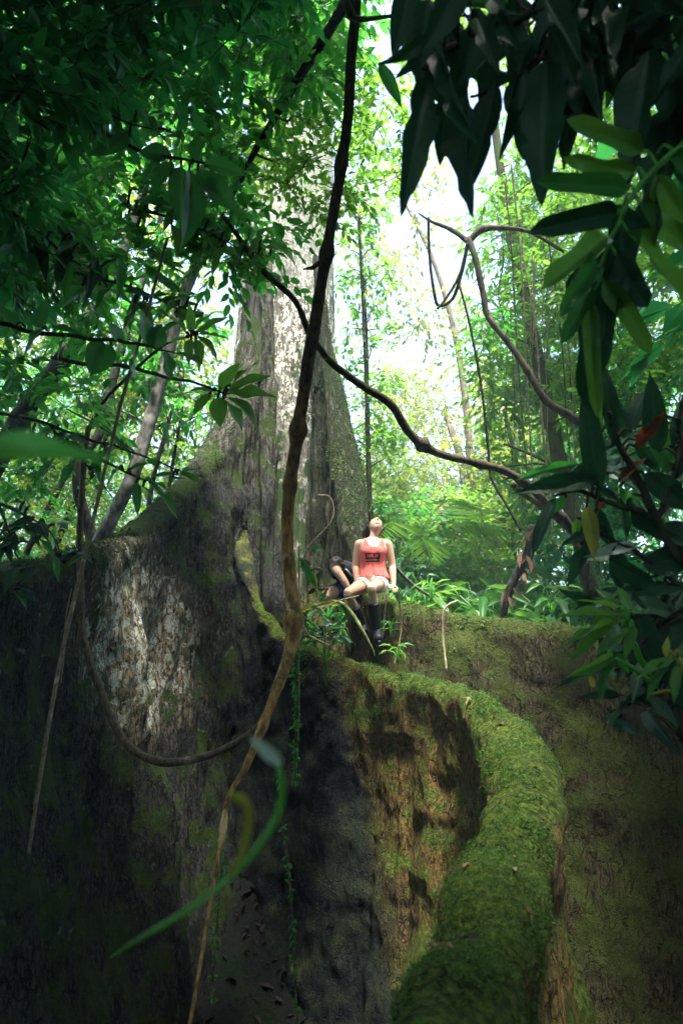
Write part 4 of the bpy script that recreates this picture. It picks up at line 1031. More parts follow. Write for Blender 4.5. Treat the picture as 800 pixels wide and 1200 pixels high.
liana('liana', 'thick orange brown liana running up past the giant trunk, nearest of all',
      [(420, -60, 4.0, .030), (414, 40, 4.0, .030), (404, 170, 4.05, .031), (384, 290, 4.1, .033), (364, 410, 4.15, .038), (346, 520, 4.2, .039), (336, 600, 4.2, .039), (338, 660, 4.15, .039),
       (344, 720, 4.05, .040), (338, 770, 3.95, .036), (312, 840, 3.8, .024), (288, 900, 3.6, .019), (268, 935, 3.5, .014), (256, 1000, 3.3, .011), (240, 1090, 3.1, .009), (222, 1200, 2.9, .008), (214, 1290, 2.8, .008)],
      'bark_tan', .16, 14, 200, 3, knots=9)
liana('liana', 'dark winding liana crossing from the trunk to the leafy right side',
      [(262, 255, 6.0, 0.019), (285, 285, 6.0, 0.022), (310, 318, 6.05, .028), (345, 352, 6.1, 0.025), (362, 390, 6.15, .030), (388, 425, 6.2, 0.031), (425, 453, 6.3, 0.034), (458, 475, 6.4, 0.039), (480, 508, 6.5, 0.041),
       (510, 530, 6.6, 0.037), (555, 542, 6.7, 0.037), (598, 555, 6.8, 0.039), (640, 590, 6.9, 0.041), (690, 640, 7.0, .05)], 'bark_liana', .16, 12, 150, 5, knots=5)
liana('liana', 'dark liana loop hanging in front of the left root flank',
      [(104, 500, 5.5, .02), (98, 560, 5.4, .024), (94, 640, 5.3, .026), (98, 740, 5.2, .028), (118, 810, 5.1, .030), (145, 868, 5.0, .030), (185, 892, 4.9, .030), (235, 888, 4.7, .026), (280, 868, 4.4, .022), (312, 842, 4.1, .018)], 'vine_brown', .15, 10, 110, 7)
liana('hanging_vine', 'straight pale vine hanging down in front of the left root',
      [(196, 280, 4.6, .010), (172, 370, 4.6, .011), (140, 480, 4.6, .012), (112, 600, 4.6, .013), (88, 700, 4.6, .015), (66, 800, 4.6, .015), (46, 920, 4.6, .014), (34, 1000, 4.6, .012)], 'vine_pale', .12, 8, 120, 9)
liana('hanging_vine', 'thin pale vine twisted beside the straight vine at left', [(84, 690, 4.7, .004), (78, 720, 4.7, .005), (76, 760, 4.7, .004), (72, 800, 4.65, .004)], 'vine_pale', .1, 6, 40, 10)
liana('mossy_vine', 'leafy moss hung vine dangling below the thick liana bend', [(346, 760, 4.6, .008), (347, 830, 4.6, .01), (346, 880, 4.6, .008), (345, 915, 4.6, .004)], 'vine_brown', .1, 6, 40, 11, tufts=300)
liana('hanging_vine', 'thin brown vine dropping beside the leafy moss hung vine', [(350, 640, 4.6, .004), (350, 760, 4.6, .005), (350, 850, 4.6, .005), (346, 915, 4.6, .004)], 'vine_pale', .1, 6, 50, 12)
liana('mossy_vine', 'slender tufted vine hanging low behind the pale budded shoot', [(326, 890, 4.0, .006), (330, 960, 4.0, .007), (338, 1020, 4.0, .007), (344, 1100, 4.0, .007), (348, 1200, 4.0, .006)], 'vine_brown', .1, 6, 60, 13, tufts=130)
liana('mossy_vine', 'short tufted vine at the bottom beside the thick liana', [(262, 960, 3.6, .004), (258, 1040, 3.6, .005), (250, 1130, 3.6, .005), (250, 1180, 3.6, .004)], 'vine_brown', .1, 6, 50, 14, tufts=90)
liana('hanging_vine', 'hair thin vine hanging along the dark right fin of the trunk', [(385, 380, 8.6, .005), (386, 480, 8.6, .005), (387, 560, 8.6, .005), (384, 620, 8.6, .004)], 'vine_pale', .05, 6, 40, 15)
liana('hanging_vine', 'thin hanging root against the mossy trunk base left of the thick liana', [(322, 560, 8.2, .005), (321, 620, 8.2, .005), (320, 690, 8.2, .004)], 'vine_brown', .05, 6, 30, 16)
liana('leafy_vine', 'leaf clad vine hanging straight beside the giant trunk in the gap', [(420, 250, 9.5, .02), (424, 340, 9.5, .02), (428, 430, 9.5, .02), (430, 520, 9.5, .02), (433, 610, 9.5, .02)], 'vine_brown', .2, 7, 60, 17, tufts=260)
liana('twisted_vine', 'thin vine curling on the dark trunk fin above the bent person', [(352, 665, 8.4, .008), (362, 640, 8.4, .008), (385, 615, 8.4, .009), (391, 598, 8.45, .009), (386, 582, 8.5, .008), (372, 580, 8.55, .006)], 'vine_pale', .1, 7, 50, 18)
liana('hanging_root', 'pale root strand hanging over the face of the right root wall', [(536, 704, 7.45, .012), (524, 710, 7.42, .012), (519, 722, 7.4, .013), (519, 750, 7.35, .013), (523, 785, 7.2, .011)], 'vine_pale', .12, 8, 40, 19)
liana('hanging_root', 'white root strand hanging from the hand of the seated person', [(453, 688, 7.75, .007), (452.5, 700, 7.72, .008), (450, 725, 7.72, .008), (448.5, 745, 7.7, .006)], 'vine_pale', .1, 8, 40, 20)
liana('hanging_root', 'dull root strand just right of the black boots', [(465, 694, 7.75, .008), (469, 715, 7.75, .009), (470, 740, 7.7, .009), (462, 778, 7.4, .008)], 'vine_brown', .12, 8, 40, 21)
# crooked vines in the sky gap and curtains of aerial roots on the right
liana('looping_vine', 'dark vine loop hanging below the forked limbs in the sky gap', [(502, 255, 8.9, .018), (503, 300, 8.9, .018), (508, 340, 8.9, .02), (514, 358, 8.9, .022), (530, 350, 8.85, .022), (540, 322, 8.8, .024), (548, 285, 8.75, .026)], 'bark_dark', .15, 8, 70, 22)
liana('crooked_vine', 'long crooked vine falling from the vine loop past the sky gap', [(538, 335, 9.2, .016), (548, 372, 9.2, .016), (558, 420, 9.2, .017), (566, 470, 9.2, .017), (572, 530, 9.2, .017), (575, 560, 9.2, .018), (592, 590, 9.1, .02), (610, 622, 9, .02)], 'bark_dark', .15, 8, 70, 23)
rt = [(592, 210, 612, 560, .010, 8.9), (600, 190, 628, 600, .013, 9.0), (612, 240, 630, 520, .008, 9.1), (580, 250, 606, 500, .008, 9.4), (622, 300, 650, 640, .012, 8.8), (634, 330, 642, 590, .007, 9.3), (646, 280, 676, 640, .010, 9.0),
      (660, 330, 686, 660, .012, 8.8), (605, 400, 616, 640, .007, 9.6), (590, 430, 596, 560, .006, 9.8), (540, 400, 546, 470, .006, 12), (655, 240, 640, 420, .009, 9.2), (672, 200, 664, 470, .008, 9.4), (628, 180, 620, 420, .007, 9.5), (700, 470, 706, 690, .010, 8.7), (690, 520, 694, 690, .009, 8.9)]
g = np.random.default_rng(31)
for k, (x0, y0, x1, y1, r_, d_) in enumerate(rt):
    m = [(x0 + (x1 - x0) * f_ + g.normal() * 3.0, y0 + (y1 - y0) * f_, d_, r_ * (1 + .3 * g.normal() * .3)) for f_ in np.linspace(0, 1, 6)]
    liana('aerial_root', 'thin straight aerial root hanging among the climbers on the right', m, 'vine_pale' if k % 3 else 'vine_brown', .12, 6, 50, 60 + k, group='aerial roots on the right')

# ------------------------------------------------------------------ plants with leaves of their own
LM = {}
def lmesh(kind, mat, aspect, v=0, **kw):
    key = (kind, mat, aspect, v, tuple(sorted(kw.items())))
    if key not in LM:
        LM[key] = leaf_mesh('leaf', kind, M[mat], aspect=aspect, seed=hash((kind, v)) % 97 if False else v * 7 + len(kind), **kw)
    return LM[key]

def to_cam(p):
    return (Vector((0, 0, CAMZ)) - p).normalized()

def big_plant(name, label, cat, stems, lvs, stem_mat='bark_dark', up_mix=.5, group=None, base=None, face=.8, seed=0, curl=.18, wave=.06):
    """stems: list of rows (px,py,d,r); lvs: (bx,by,bd, tx,ty,td, width px, kind, mat)"""
    g = np.random.default_rng(seed)
    pts = [PA(s) for s in stems]
    b = Vector(min(np.vstack(pts), key=lambda q: q[2])) if base is None else base
    root = empty(name, b, label, cat, group)
    for s in stems:
        sp_ = spline(np.column_stack([PA(s), [q[3] for q in s]]), 160 if s[0][2] < 2 else 40)
        wob = np.stack([fbm(sp_[:, :3] * 4.0 / max(s[0][2] / 4, .2), 3, seed + 3), fbm(sp_[:, :3] * 4.0 / max(s[0][2] / 4, .2), 3, seed + 4), fbm(sp_[:, :3] * 4.0 / max(s[0][2] / 4, .2), 3, seed + 5)], 1) * .012 * s[0][2]
        mb = MB(); tube(mb, sp_[:, :3] + wob * (min(q_[2] for q_ in s) > 1), sp_[:, 3], 8, .18, seed); mb.build('stem', M[stem_mat], root)
    allp = np.vstack([spline(p, 200) for p in pts])
    for k, (bx, by, bd, tx, ty, td, wpx, kind, mat) in enumerate(lvs):
        B, T = P(bx, by, bd), P(tx, ty, td)
        L = (T - B).length; wd = wpx / FPX * (bd + td) / 2
        nr = to_cam((B + T) / 2) * face + Vector((0, 0, 1)) * up_mix + Vector(g.normal(size=3)) * .25
        me = lmesh(kind, mat, .36, k % 6, curl=curl * (.5, 1.0, 1.6, .8, 1.3, .3)[k % 6], wave=wave * (1, 1.8, .6, 1.4, 1, 2.2)[k % 6], tear=.5 if kind == 'lance' else .0, bend=(.0, .16, -.18, .08, -.10, .22)[k % 6])
        # the mesh's widest place is .36 of its length
        o = put_leaf(root, me, B, T, (wd / L) / .36, nr)
        # stalk to the nearest stem
        j = int(np.argmin(np.linalg.norm(allp - np.array(B), axis=1)))
        if bd > 1 and np.linalg.norm(allp[j] - np.array(B)) > .015:
            mb = MB(); tube(mb, spline(np.array([allp[j], (allp[j] + np.array(B)) / 2 + [0, 0, .02], np.array(B)]), 8), .004 * max(1, bd / 2), 6)
            mb.build('stalk', M[stem_mat], root)
    return root

# upper right: big hanging lance leaves right above the camera
D = 1.9
lv = [(500, 92, D, 472, 249, D - .1, 44), (548, 112, D, 536, 253, D - .05, 46), (580, 100, D, 556, 215, D, 40), (528, 90, D + .1, 512, 190, D + .1, 36), (640, 70, D - .1, 638, 228, D - .15, 60), (610, 80, D, 600, 185, D, 44),
      (680, 60, D, 690, 150, D - .1, 52), (720, 20, D, 720, 130, D, 60), (760, 60, D - .1, 740, 200, D - .2, 56), (800, 90, D, 770, 215, D, 60), (560, 10, D, 545, 105, D, 44), (600, -10, D, 590, 90, D, 50), (640, -10, D, 650, 90, D, 54),
      (700, -40, D, 690, 80, D, 60), (760, -40, D, 770, 90, D, 70), (500, 0, D, 490, 110, D, 40), (540, -30, D - .2, 505, 60, D - .2, 44), (840, 10, D, 800, 140, D - .1, 70), (790, 130, D, 830, 260, D, 60), (670, 110, D + .1, 655, 190, D, 30), (480, -20, D + .1, 470, 60, D + .1, 36),
      (735, -60, D + .1, 640, 10, D, 60), (830, -50, D - .1, 720, 10, D - .2, 70), (620, -70, D, 560, 30, D, 50), (780, 20, D, 700, 60, D, 50), (660, 20, D + .2, 600, 70, D + .1, 44), (850, 160, D, 740, 170, D, 50), (700, 95, D, 640, 130, D, 40)]
lv = [(*a[:6], a[6] * 1.02, 'lance', 'big_dark') for a in lv] + [(444, 75, D + .5, 474, 124, D + .5, 24, 'elliptic', 'big_mid'), (655, 35, D + .3, 705, 85, D + .3, 36, 'elliptic', 'big_dark'), (470, 40, D + .4, 500, 95, D + .4, 26, 'elliptic', 'big_mid'), (560, 60, D + .3, 575, 120, D + .3, 22, 'lance', 'big_mid')]
g = np.random.default_rng(78)
for _ in range(56):
    bx, by = g.uniform(470, 840), g.uniform(-70, 75); a_ = g.normal() * .6; ll = g.uniform(70, 135); dd = g.uniform(1.75, 2.3)
    lv.append((bx, by, dd, bx + math.sin(a_) * ll, by + math.cos(a_) * ll * .9, dd - g.uniform(-.1, .25), g.uniform(20, 36), 'lance', 'big_dark' if g.random() < .9 else 'big_mid'))
big_plant('lance_leaved_plant', 'dark plant of long drooping lance leaves filling the upper right corner', 'plant',
          [[(860, -160, D, .02), (760, -40, D, .016), (660, 0, D, .013), (560, 40, D, .010), (495, 80, D, .006)], [(760, -40, D, .014), (790, 60, D, .010), (830, 160, D, .006)], [(660, 0, D, .01), (640, 60, D, .008), (600, 90, D, .006), (550, 110, D, .004)]], lv, seed=1, up_mix=.1, curl=.1)
# pinnate leaf hanging in front on the right edge
d = 1.7
pin = [(752, 178, d, 688, 150, d, 30), (744, 200, d, 684, 187, d, 26), (735, 222, d, 662, 218, d - .05, 34), (722, 250, d, 650, 262, d - .05, 38), (712, 278, d, 660, 318, d - .05, 38), (700, 310, d, 664, 350, d - .1, 32), (692, 340, d, 668, 385, d, 26),
       (690, 352, d, 694, 452, d, 24), (706, 330, d, 752, 388, d, 30), (722, 300, d, 745, 345, d, 40), (735, 272, d, 790, 328, d, 30), (750, 240, d, 800, 298, d, 32), (768, 205, d, 812, 270, d, 34), (780, 185, d, 838, 215, d, 36), (716, 290, d + .05, 708, 400, d, 44), (730, 240, d + .05, 724, 330, d, 44), (690, 300, d + .1, 690, 440, d + .1, 26), (770, 180, d + .05, 760, 260, d, 34)]
mats = ['big_fresh', 'big_fresh', 'big_mid', 'big_dark', 'big_fresh', 'big_mid', 'big_mid', 'big_fresh', 'big_fresh', 'big_dark', 'big_fresh', 'big_fresh', 'big_fresh', 'big_mid', 'big_dark', 'big_dark', 'big_dark', 'big_dark']  # lighter blade colours paint the light on lobes that catch it
big_plant('pinnate_leaved_plant', 'broad pinnate leaf with strap shaped lobes hanging at the right edge', 'plant',
          [[(900, 90, d, .014), (820, 150, d, .010), (770, 192, d, .008), (725, 262, d, .006), (690, 345, d, .003)]], [(a[0], a[1], a[2], a[3] + (a[3] - a[0]) * .38, a[4] + (a[4] - a[1]) * .38, a[5], a[6] * .86, 'strap', m_) for a, m_ in zip(pin, mats)], 'shoot', seed=2, up_mix=.25, curl=.08)
# right middle: big dark glossy plant
q = 2.6
R1 = [(690, 562, q, 612, 574, q - .1, 38, 'elliptic', 'big_dark'), (670, 545, q, 604, 556, q + .2, 20, 'elliptic', 'big_mid'), (648, 590, q, 624, 641, q - .1, 28, 'elliptic', 'big_dark'), (660, 585, q, 640, 600, q, 24, 'elliptic', 'big_mid'),
      (700, 560, q, 680, 462, q - .1, 44, 'elliptic', 'big_dark'), (702, 500, q, 692, 440, q, 20, 'elliptic', 'big_fresh'), (716, 510, q, 708, 425, q, 30, 'elliptic', 'big_dark'), (716, 470, q + .3, 730, 520, q + .3, 40, 'elliptic', 'big_dark'),
      (740, 500, q, 745, 455, q, 36, 'elliptic', 'big_dark'), (770, 520, q, 765, 445, q - .1, 44, 'elliptic', 'big_dark'), (800, 530, q, 800, 450, q, 46, 'elliptic', 'big_dark'), (748, 520, q, 780, 490, q - .1, 26, 'elliptic', 'big_red'),
      (728, 560, q, 754, 536, q, 20, 'elliptic', 'big_red'), (706, 590, q, 690, 606, q, 16, 'elliptic', 'big_red'), (688, 600, q, 701, 645, q - .1, 30, 'elliptic', 'big_yellow'), (700, 600, q, 715, 645, q, 28, 'elliptic', 'big_dark'), (676, 610, q, 674, 630, q, 16, 'elliptic', 'big_fresh'),
      (705, 618, q, 655, 634, q, 26, 'elliptic', 'big_dark'), (740, 640, q, 690, 650, q, 22, 'elliptic', 'big_pale'), (745, 600, q, 780, 640, q, 40, 'elliptic', 'big_dark'), (740, 590, q, 755, 625, q + .1, 24, 'elliptic', 'big_mid'), (760, 560, q, 810, 600, q, 50, 'elliptic', 'big_dark'),
      (720, 660, q, 770, 690, q, 44, 'elliptic', 'big_dark'), (760, 660, q, 820, 660, q, 56, 'elliptic', 'big_dark'), (780, 620, q, 830, 640, q, 50, 'elliptic', 'big_dark'), (745, 560, q, 700, 545, q + .2, 24, 'elliptic', 'big_pale'), (700, 575, q, 735, 585, q, 18, 'elliptic', 'big_dark'),
      (790, 560, q, 840, 520, q, 46, 'elliptic', 'big_dark'), (760, 500, q + .1, 800, 560, q, 34, 'lance', 'big_mid'), (690, 640, q, 660, 680, q + .2, 26, 'elliptic', 'big_dark'), (725, 650, q + .2, 725, 690, q + .2, 34, 'elliptic', 'big_dark')]
g = np.random.default_rng(77); R1b = []
for _ in range(40):
    bx, by = g.uniform(715, 830), g.uniform(500, 720); a_ = g.uniform(0, 6.28); ll = g.uniform(36, 74)
    R1b.append((bx, by, q + g.uniform(0, .5), bx + math.cos(a_) * ll, by + abs(math.sin(a_)) * ll * .8 - 10, q + g.uniform(-.1, .5), g.uniform(18, 30), 'elliptic', ('big_dark', 'big_dark', 'big_dark', 'big_mid')[g.integers(4)]))
big_plant('glossy_plant', 'big dark glossy plant with a few rusty red leaves on the right', 'plant',
          [[(900, 900, q + .1, .022), (830, 720, q, .02), (770, 610, q, .018), (735, 540, q, .014), (712, 480, q, .008)], [(770, 610, q, .014), (720, 590, q, .011), (680, 575, q, .008), (650, 580, q, .005)], [(770, 610, q, .012), (790, 540, q, .010), (800, 470, q, .006)], [(830, 720, q, .012), (760, 660, q, .01), (700, 620, q, .006)]], [(a[0] - (a[3] - a[0]) * .12, a[1] - (a[4] - a[1]) * .12, a[2], a[3] + (a[3] - a[0]) * .12, a[4] + (a[4] - a[1]) * .12, *a[5:]) for a in R1] + R1b, seed=3, up_mix=.2)
q = 2.4
R2 = [(740, 800, q, 690, 720, q - .1, 60), (750, 820, q, 700, 800, q - .1, 56), (760, 790, q, 740, 690, q, 60), (780, 800, q, 800, 700, q, 60), (770, 830, q, 760, 760, q - .2, 60), (800, 830, q, 830, 740, q, 60), (740, 820, q + .1, 690, 770, q + .1, 44), (790, 720, q, 720, 700, q, 44), (790, 740, q + .1, 760, 820, q, 54), (750, 740, q + .2, 712, 790, q + .1, 44), (730, 780, q + .2, 700, 745, q + .2, 40), (800, 690, q + .1, 770, 760, q, 50)]
g = np.random.default_rng(79)
for _ in range(36):
    bx, by = g.uniform(705, 830), g.uniform(690, 840); a_ = g.uniform(0, 6.28); ll = g.uniform(36, 72)
    R2.append((bx, by, q + g.uniform(-.1, .4), bx + math.cos(a_) * ll, by + abs(math.sin(a_)) * ll * .7 - 6, q + g.uniform(-.2, .4), g.uniform(18, 30)))
R2 = [a if k < 12 else a for k, a in enumerate(R2) if k not in (0, 1, 4, 6)]
big_plant('broad_leaved_plant', 'black green broad leaved plant between the two bright leaf rosettes on the right', 'plant',
          [[(870, 1060, q + .3, .02), (830, 920, q + .1, .018), (770, 820, q, .012), (745, 760, q, .008)]], [(*a[:6], a[6] * 1.05, 'elliptic', 'big_dark') for a in R2], seed=4, up_mix=.2)
q = 2.15
R3 = [(728, 722, q, 650, 716, q - .1, 24), (732, 728, q, 656, 738, q - .15, 26), (728, 735, q, 668, 752, q - .2, 28), (738, 738, q, 697, 757, q - .2, 28), (726, 716, q, 676, 692, q, 20), (724, 712, q, 698, 684, q + .1, 16), (738, 715, q, 722, 684, q + .1, 18), (742, 720, q, 764, 708, q + .1, 18), (742, 735, q, 735, 765, q - .1, 22), (715, 725, q, 690, 728, q - .05, 18)]
big_plant('whorled_plant', 'bright whorl of pointed leaves above the right root wall', 'plant', [[(770, 820, q + .3, .014), (752, 770, q + .1, .011), (735, 727, q, .006)]], [(*a, 'elliptic', 'big_fresh') for a in R3], 'shoot', seed=5, up_mix=1.0, face=.5)
q = 2.2
R4 = [(718, 768, q, 668, 794, q - .1, 22, 'elliptic', 'big_fresh'), (718, 770, q, 694, 816, q - .1, 24, 'elliptic', 'big_mid'), (712, 772, q, 716, 800, q, 20, 'elliptic', 'big_fresh'), (690, 792, q, 696, 808, q, 12, 'elliptic', 'big_yellow'), (722, 766, q, 742, 790, q, 20, 'elliptic', 'big_mid')]
big_plant('small_plant', 'small plant with drooping pale leaves against the mossy right wall', 'plant', [[(790, 850, q + .2, .010), (750, 790, q, .008), (716, 766, q, .005)]], R4, 'shoot', seed=6, up_mix=.6)
q = 2.1
R5 = [(788, 772, q, 744, 792, q - .05, 24, 'elliptic', 'big_fresh'), (784, 776, q, 752, 812, q - .1, 18, 'elliptic', 'big_mid'), (794, 780, q, 790, 815, q - .1, 20, 'elliptic', 'big_fresh'), (780, 770, q, 782, 745, q, 14, 'elliptic', 'big_yellow'), (800, 776, q, 830, 800, q, 22, 'elliptic', 'big_fresh'), (800, 800, q, 800, 835, q, 24, 'elliptic', 'big_dark'), (796, 768, q, 812, 745, q, 18, 'elliptic', 'big_mid'), (760, 815, q + .1, 790, 850, q, 26, 'elliptic', 'big_dark')]
big_plant('yellow_stemmed_plant', 'yellow stemmed plant with light leaves at the lower right edge', 'plant', [[(840, 900, q + .1, .012), (810, 820, q, .010), (790, 770, q, .006)]], R5, 'shoot_y', seed=7, up_mix=.6)

# left: leaf sprays hanging in from the understorey
q = 4.2
S1 = [(268, 458, q, 318, 436, q - .1, 34), (266, 462, q, 320, 460, q - .15, 38), (264, 466, q, 312, 484, q - .2, 38), (262, 468, q, 286, 498, q - .2, 36), (258, 456, q, 280, 424, q, 34), (270, 452, q, 304, 420, q, 26), (255, 466, q, 258, 500, q - .1, 34), (250, 458, q, 222, 452, q, 26), (246, 462, q, 228, 482, q - .1, 26)]
big_plant('leaf_spray', 'bright spray of broad toothed leaves in front of the left root crest', 'branch', [[(60, 420, q + .5, .016), (150, 430, q + .3, .013), (215, 447, q + .1, .010), (262, 460, q, .006)]], [(*a, 'elliptic', 'big_fresh') for a in S1], seed=8, up_mix=1.0, face=.5)
q = 4.8
S2 = [(232, 390, q, 268, 368, q, 22), (232, 392, q, 272, 392, q, 24), (230, 394, q, 262, 412, q - .1, 22), (226, 388, q, 250, 362, q, 18), (222, 388, q, 226, 356, q, 18), (218, 390, q, 200, 366, q, 18), (218, 396, q, 196, 402, q, 20), (224, 398, q, 216, 424, q - .1, 20), (230, 398, q, 240, 428, q - .1, 20)]
big_plant('leaf_spray', 'star shaped spray of narrow leaves against the white sky at left', 'branch', [[(120, 470, q + .4, .012), (180, 420, q + .2, .010), (226, 393, q, .005)]], [(*a, 'elliptic', 'big_fresh') for a in S2], seed=9, up_mix=.9, face=.6)
q = 4.0
S3 = [(200, 190, q, 178, 222, q - .1, 40), (212, 196, q, 205, 262, q - .1, 44), (222, 200, q, 240, 286, q - .1, 54), (232, 200, q, 278, 250, q - .1, 44), (240, 192, q, 290, 196, q, 34), (226, 186, q, 240, 158, q, 30), (200, 182, q, 160, 176, q, 36), (190, 186, q, 160, 210, q, 30), (250, 205, q, 262, 240, q, 34)]
big_plant('leaf_spray', 'spray of large quilted leaves hanging left of the pale trunk top', 'branch', [[(40, 120, q + .4, .016), (130, 160, q + .2, .013), (190, 184, q, .010), (240, 194, q, .006)]], [(*a, 'elliptic', 'big_mid') for a in S3], seed=10, up_mix=.6, face=.7)
q = 3.8
S4 = [(100, 395, q, 60, 380, q, 40), (120, 400, q, 96, 436, q - .1, 40), (140, 402, q, 130, 372, q, 40), (160, 404, q, 152, 446, q - .1, 44), (180, 408, q, 186, 376, q, 40), (196, 412, q, 194, 446, q, 36), (206, 414, q, 240, 424, q - .1, 36), (80, 390, q, 62, 420, q, 40), (50, 384, q, 40, 350, q, 40), (50, 386, q, 24, 412, q, 40), (20, 380, q, -10, 350, q, 40), (130, 404, q, 116, 446, q + .1, 36), (172, 408, q, 170, 360, q + .1, 40)]
big_plant('leaf_spray', 'long leafy bough reaching in from the left edge at mid height', 'branch', [[(-120, 350, q + .2, .018), (0, 378, q + .1, .015), (90, 393, q, .012), (160, 404, q, .009), (210, 415, q, .004)]], [(*a, 'elliptic', 'big_mid') for a in S4], seed=11, up_mix=.8, face=.5)
q = 3.6
S5 = [(176, 566, q, 212, 606, q - .1, 24), (170, 562, q, 204, 572, q - .1, 22), (160, 566, q, 164, 600, q - .1, 18), (150, 552, q, 176, 540, q, 20), (140, 548, q, 120, 570, q, 18), (168, 570, q, 182, 590, q, 16)]
big_plant('leaf_spray', 'low spray of slim leaves above the left root ridge', 'branch', [[(40, 510, q + .2, .012), (110, 535, q + .1, .009), (170, 564, q, .004)]], [(*a, 'elliptic', 'big_mid') for a in S5], seed=12, up_mix=.8, face=.6)
def spray(label, stems, box, n, d, L, w, mats, seed, sm='branch'):
    g = np.random.default_rng(seed); allp = np.vstack([spline(np.asarray(a_, float)[:, :3], 30) for a_ in stems]); out = []
    for _ in range(n):
        b = allp[g.integers(0, len(allp))]; a_ = g.uniform(0, 6.28); ll = L * g.uniform(.6, 1.2)
        bx, by = b[0] + g.normal() * box, b[1] + g.normal() * box * .7
        out.append((bx, by, b[2], bx + math.cos(a_) * ll, by + math.sin(a_) * ll * .6 + ll * .35, b[2] - .12, w * g.uniform(.8, 1.2), 'elliptic', mats[g.integers(len(mats))]))
    return big_plant('leaf_spray', label, 'branch', stems, out, seed=seed, up_mix=.9, face=.5)
spray('dark drooping bough over the crest of the left root', [[(-60, 470, 5.2, .014), (60, 500, 5.2, .012), (160, 530, 5.3, .009), (222, 556, 5.4, .004)], [(60, 500, 5.2, .009), (100, 545, 5.2, .006), (130, 580, 5.2, .003)]], 12, 34, 5.2, 34, 17, ('big_mid', 'big_mid', 'big_dark', 'big_fresh'), 31)
spray('dark leafy bough on the far left above the shaded root', [[(-60, 560, 4.8, .014), (0, 590, 4.8, .010), (50, 620, 4.8, .006), (74, 660, 4.8, .003)], [(0, 590, 4.8, .01), (16, 640, 4.7, .007), (30, 690, 4.7, .003)]], 14, 40, 4.8, 30, 15, ('big_dark', 'big_dark', 'big_mid'), 32)
spray('bright bough of broad leaves left of the giant trunk at mid height', [[(60, 300, 5.4, .014), (130, 330, 5.4, .011), (190, 350, 5.5, .008), (240, 372, 5.6, .004)]], 14, 26, 5.4, 46, 26, ('big_fresh', 'big_mid', 'big_mid'), 33)
spray('leafy bough hanging across the left side of the pale trunk', [[(150, 240, 5.8, .012), (220, 262, 5.8, .009), (280, 290, 5.9, .006), (318, 300, 6, .003)]], 14, 30, 5.8, 34, 18, ('big_fresh', 'big_mid', 'big_fresh'), 34)
spray('bough of dim broad leaves at the upper left', [[(-80, 60, 3.6, .016), (30, 90, 3.6, .012), (120, 130, 3.7, .008), (180, 150, 3.8, .004)]], 22, 30, 3.6, 56, 30, ('big_mid', 'big_dark', 'big_mid'), 35)
spray('bough of broad leaves hanging at the left edge above the blurred leaf', [[(-80, 220, 4.0, .016), (10, 250, 4.0, .012), (70, 290, 4.0, .008), (110, 320, 4.1, .004)]], 22, 30, 4.0, 48, 26, ('big_mid', 'big_mid', 'big_dark'), 36)
S6 = [(-120, 548, .52, 150, 513, .46, 84, 'elliptic', 'big_bright')]
big_plant('close_leaf', 'blurred bright green leaf poking in very near at the left edge', 'leaf', [[(-230, 620, .56, .004), (-160, 570, .54, .003), (-110, 545, .52, .002)]], S6, 'shoot', seed=13, up_mix=1.0, face=.35)
q = .62
sh = big_plant('budding_shoot', 'blurred young shoot with a pale leaf and yellow side stem near the lens', 'plant',
          [[(130, 1122, 1.5, .002), (146, 1111, .95, .0017), (162, 1101, q + .06, .0019), (195, 1082, q, .0021), (235, 1056, q, .0023), (275, 1024, q, .0025), (305, 990, q, .0028), (325, 955, q, .0030), (331, 925, q, .0028), (326, 898, q, .0020)]],
          [(330, 896, q, 291, 862, q - .01, 24, 'elliptic', 'big_pale'), (292, 945, q, 268, 925, q, 16, 'elliptic', 'shoot_y' if False else 'big_yellow')], 'shoot', seed=14, up_mix=.3, face=1.0)
mb = MB(); s = spline(np.column_stack([PA([(270, 1028, q), (284, 1000, q), (291, 970, q), (291, 948, q), (284, 934, q), (272, 930, q)]), [.0020, .0030, .0034, .0034, .003, .0015]]), 30); tube(mb, s[:, :3], s[:, 3], 8); mb.build('side_shoot', M['shoot_y'], sh)
liana('dead_bough', 'dark bough hanging with the thick liana at the top centre', [(392, -40, 3.6, .02), (408, 8, 3.7, .026), (420, 22, 3.75, .016), (470, 18, 3.8, .007)], 'bark_grey', .15, 8, 30, 34, cat='branch')

# single dead leaves lying on the mossy ridge
g = np.random.default_rng(55); crest = [i_ for i_ in range(FV.shape[1]) if FP['tt'][i_] < .02]
for k in range(40):
    a_, b_ = int(g.integers(170, 410)), crest[int(g.integers(4, len(crest) - 4))]
    p_ = Vector(FV[a_, b_] + FN[a_, b_] * .022); nn_ = Vector(FN[a_, b_]); dv = Vector(g.normal(size=3)); dv = (dv - nn_ * dv.dot(nn_)).normalized()
    me = leaf_mesh('fallen_leaf', 'elliptic', M['dry_leaf' if k % 3 else 'litter'], aspect=.42, curl=.15, wave=.2, seed=k, nl=10, nw=6)
    fm2, L_ = frame(p_, p_ + dv * float(g.uniform(.05, .12)), nn_ + Vector(g.normal(size=3)) * .25)
    o = bpy.data.objects.new('fallen_leaf', me); COL.objects.link(o); o.matrix_world = fm2 @ Matrix.Diagonal((L_, L_, L_, 1))
    tag(o, 'small curled dead leaf lying on the mossy ridge of the front root', 'leaf', 'dead leaves on the mossy ridge')
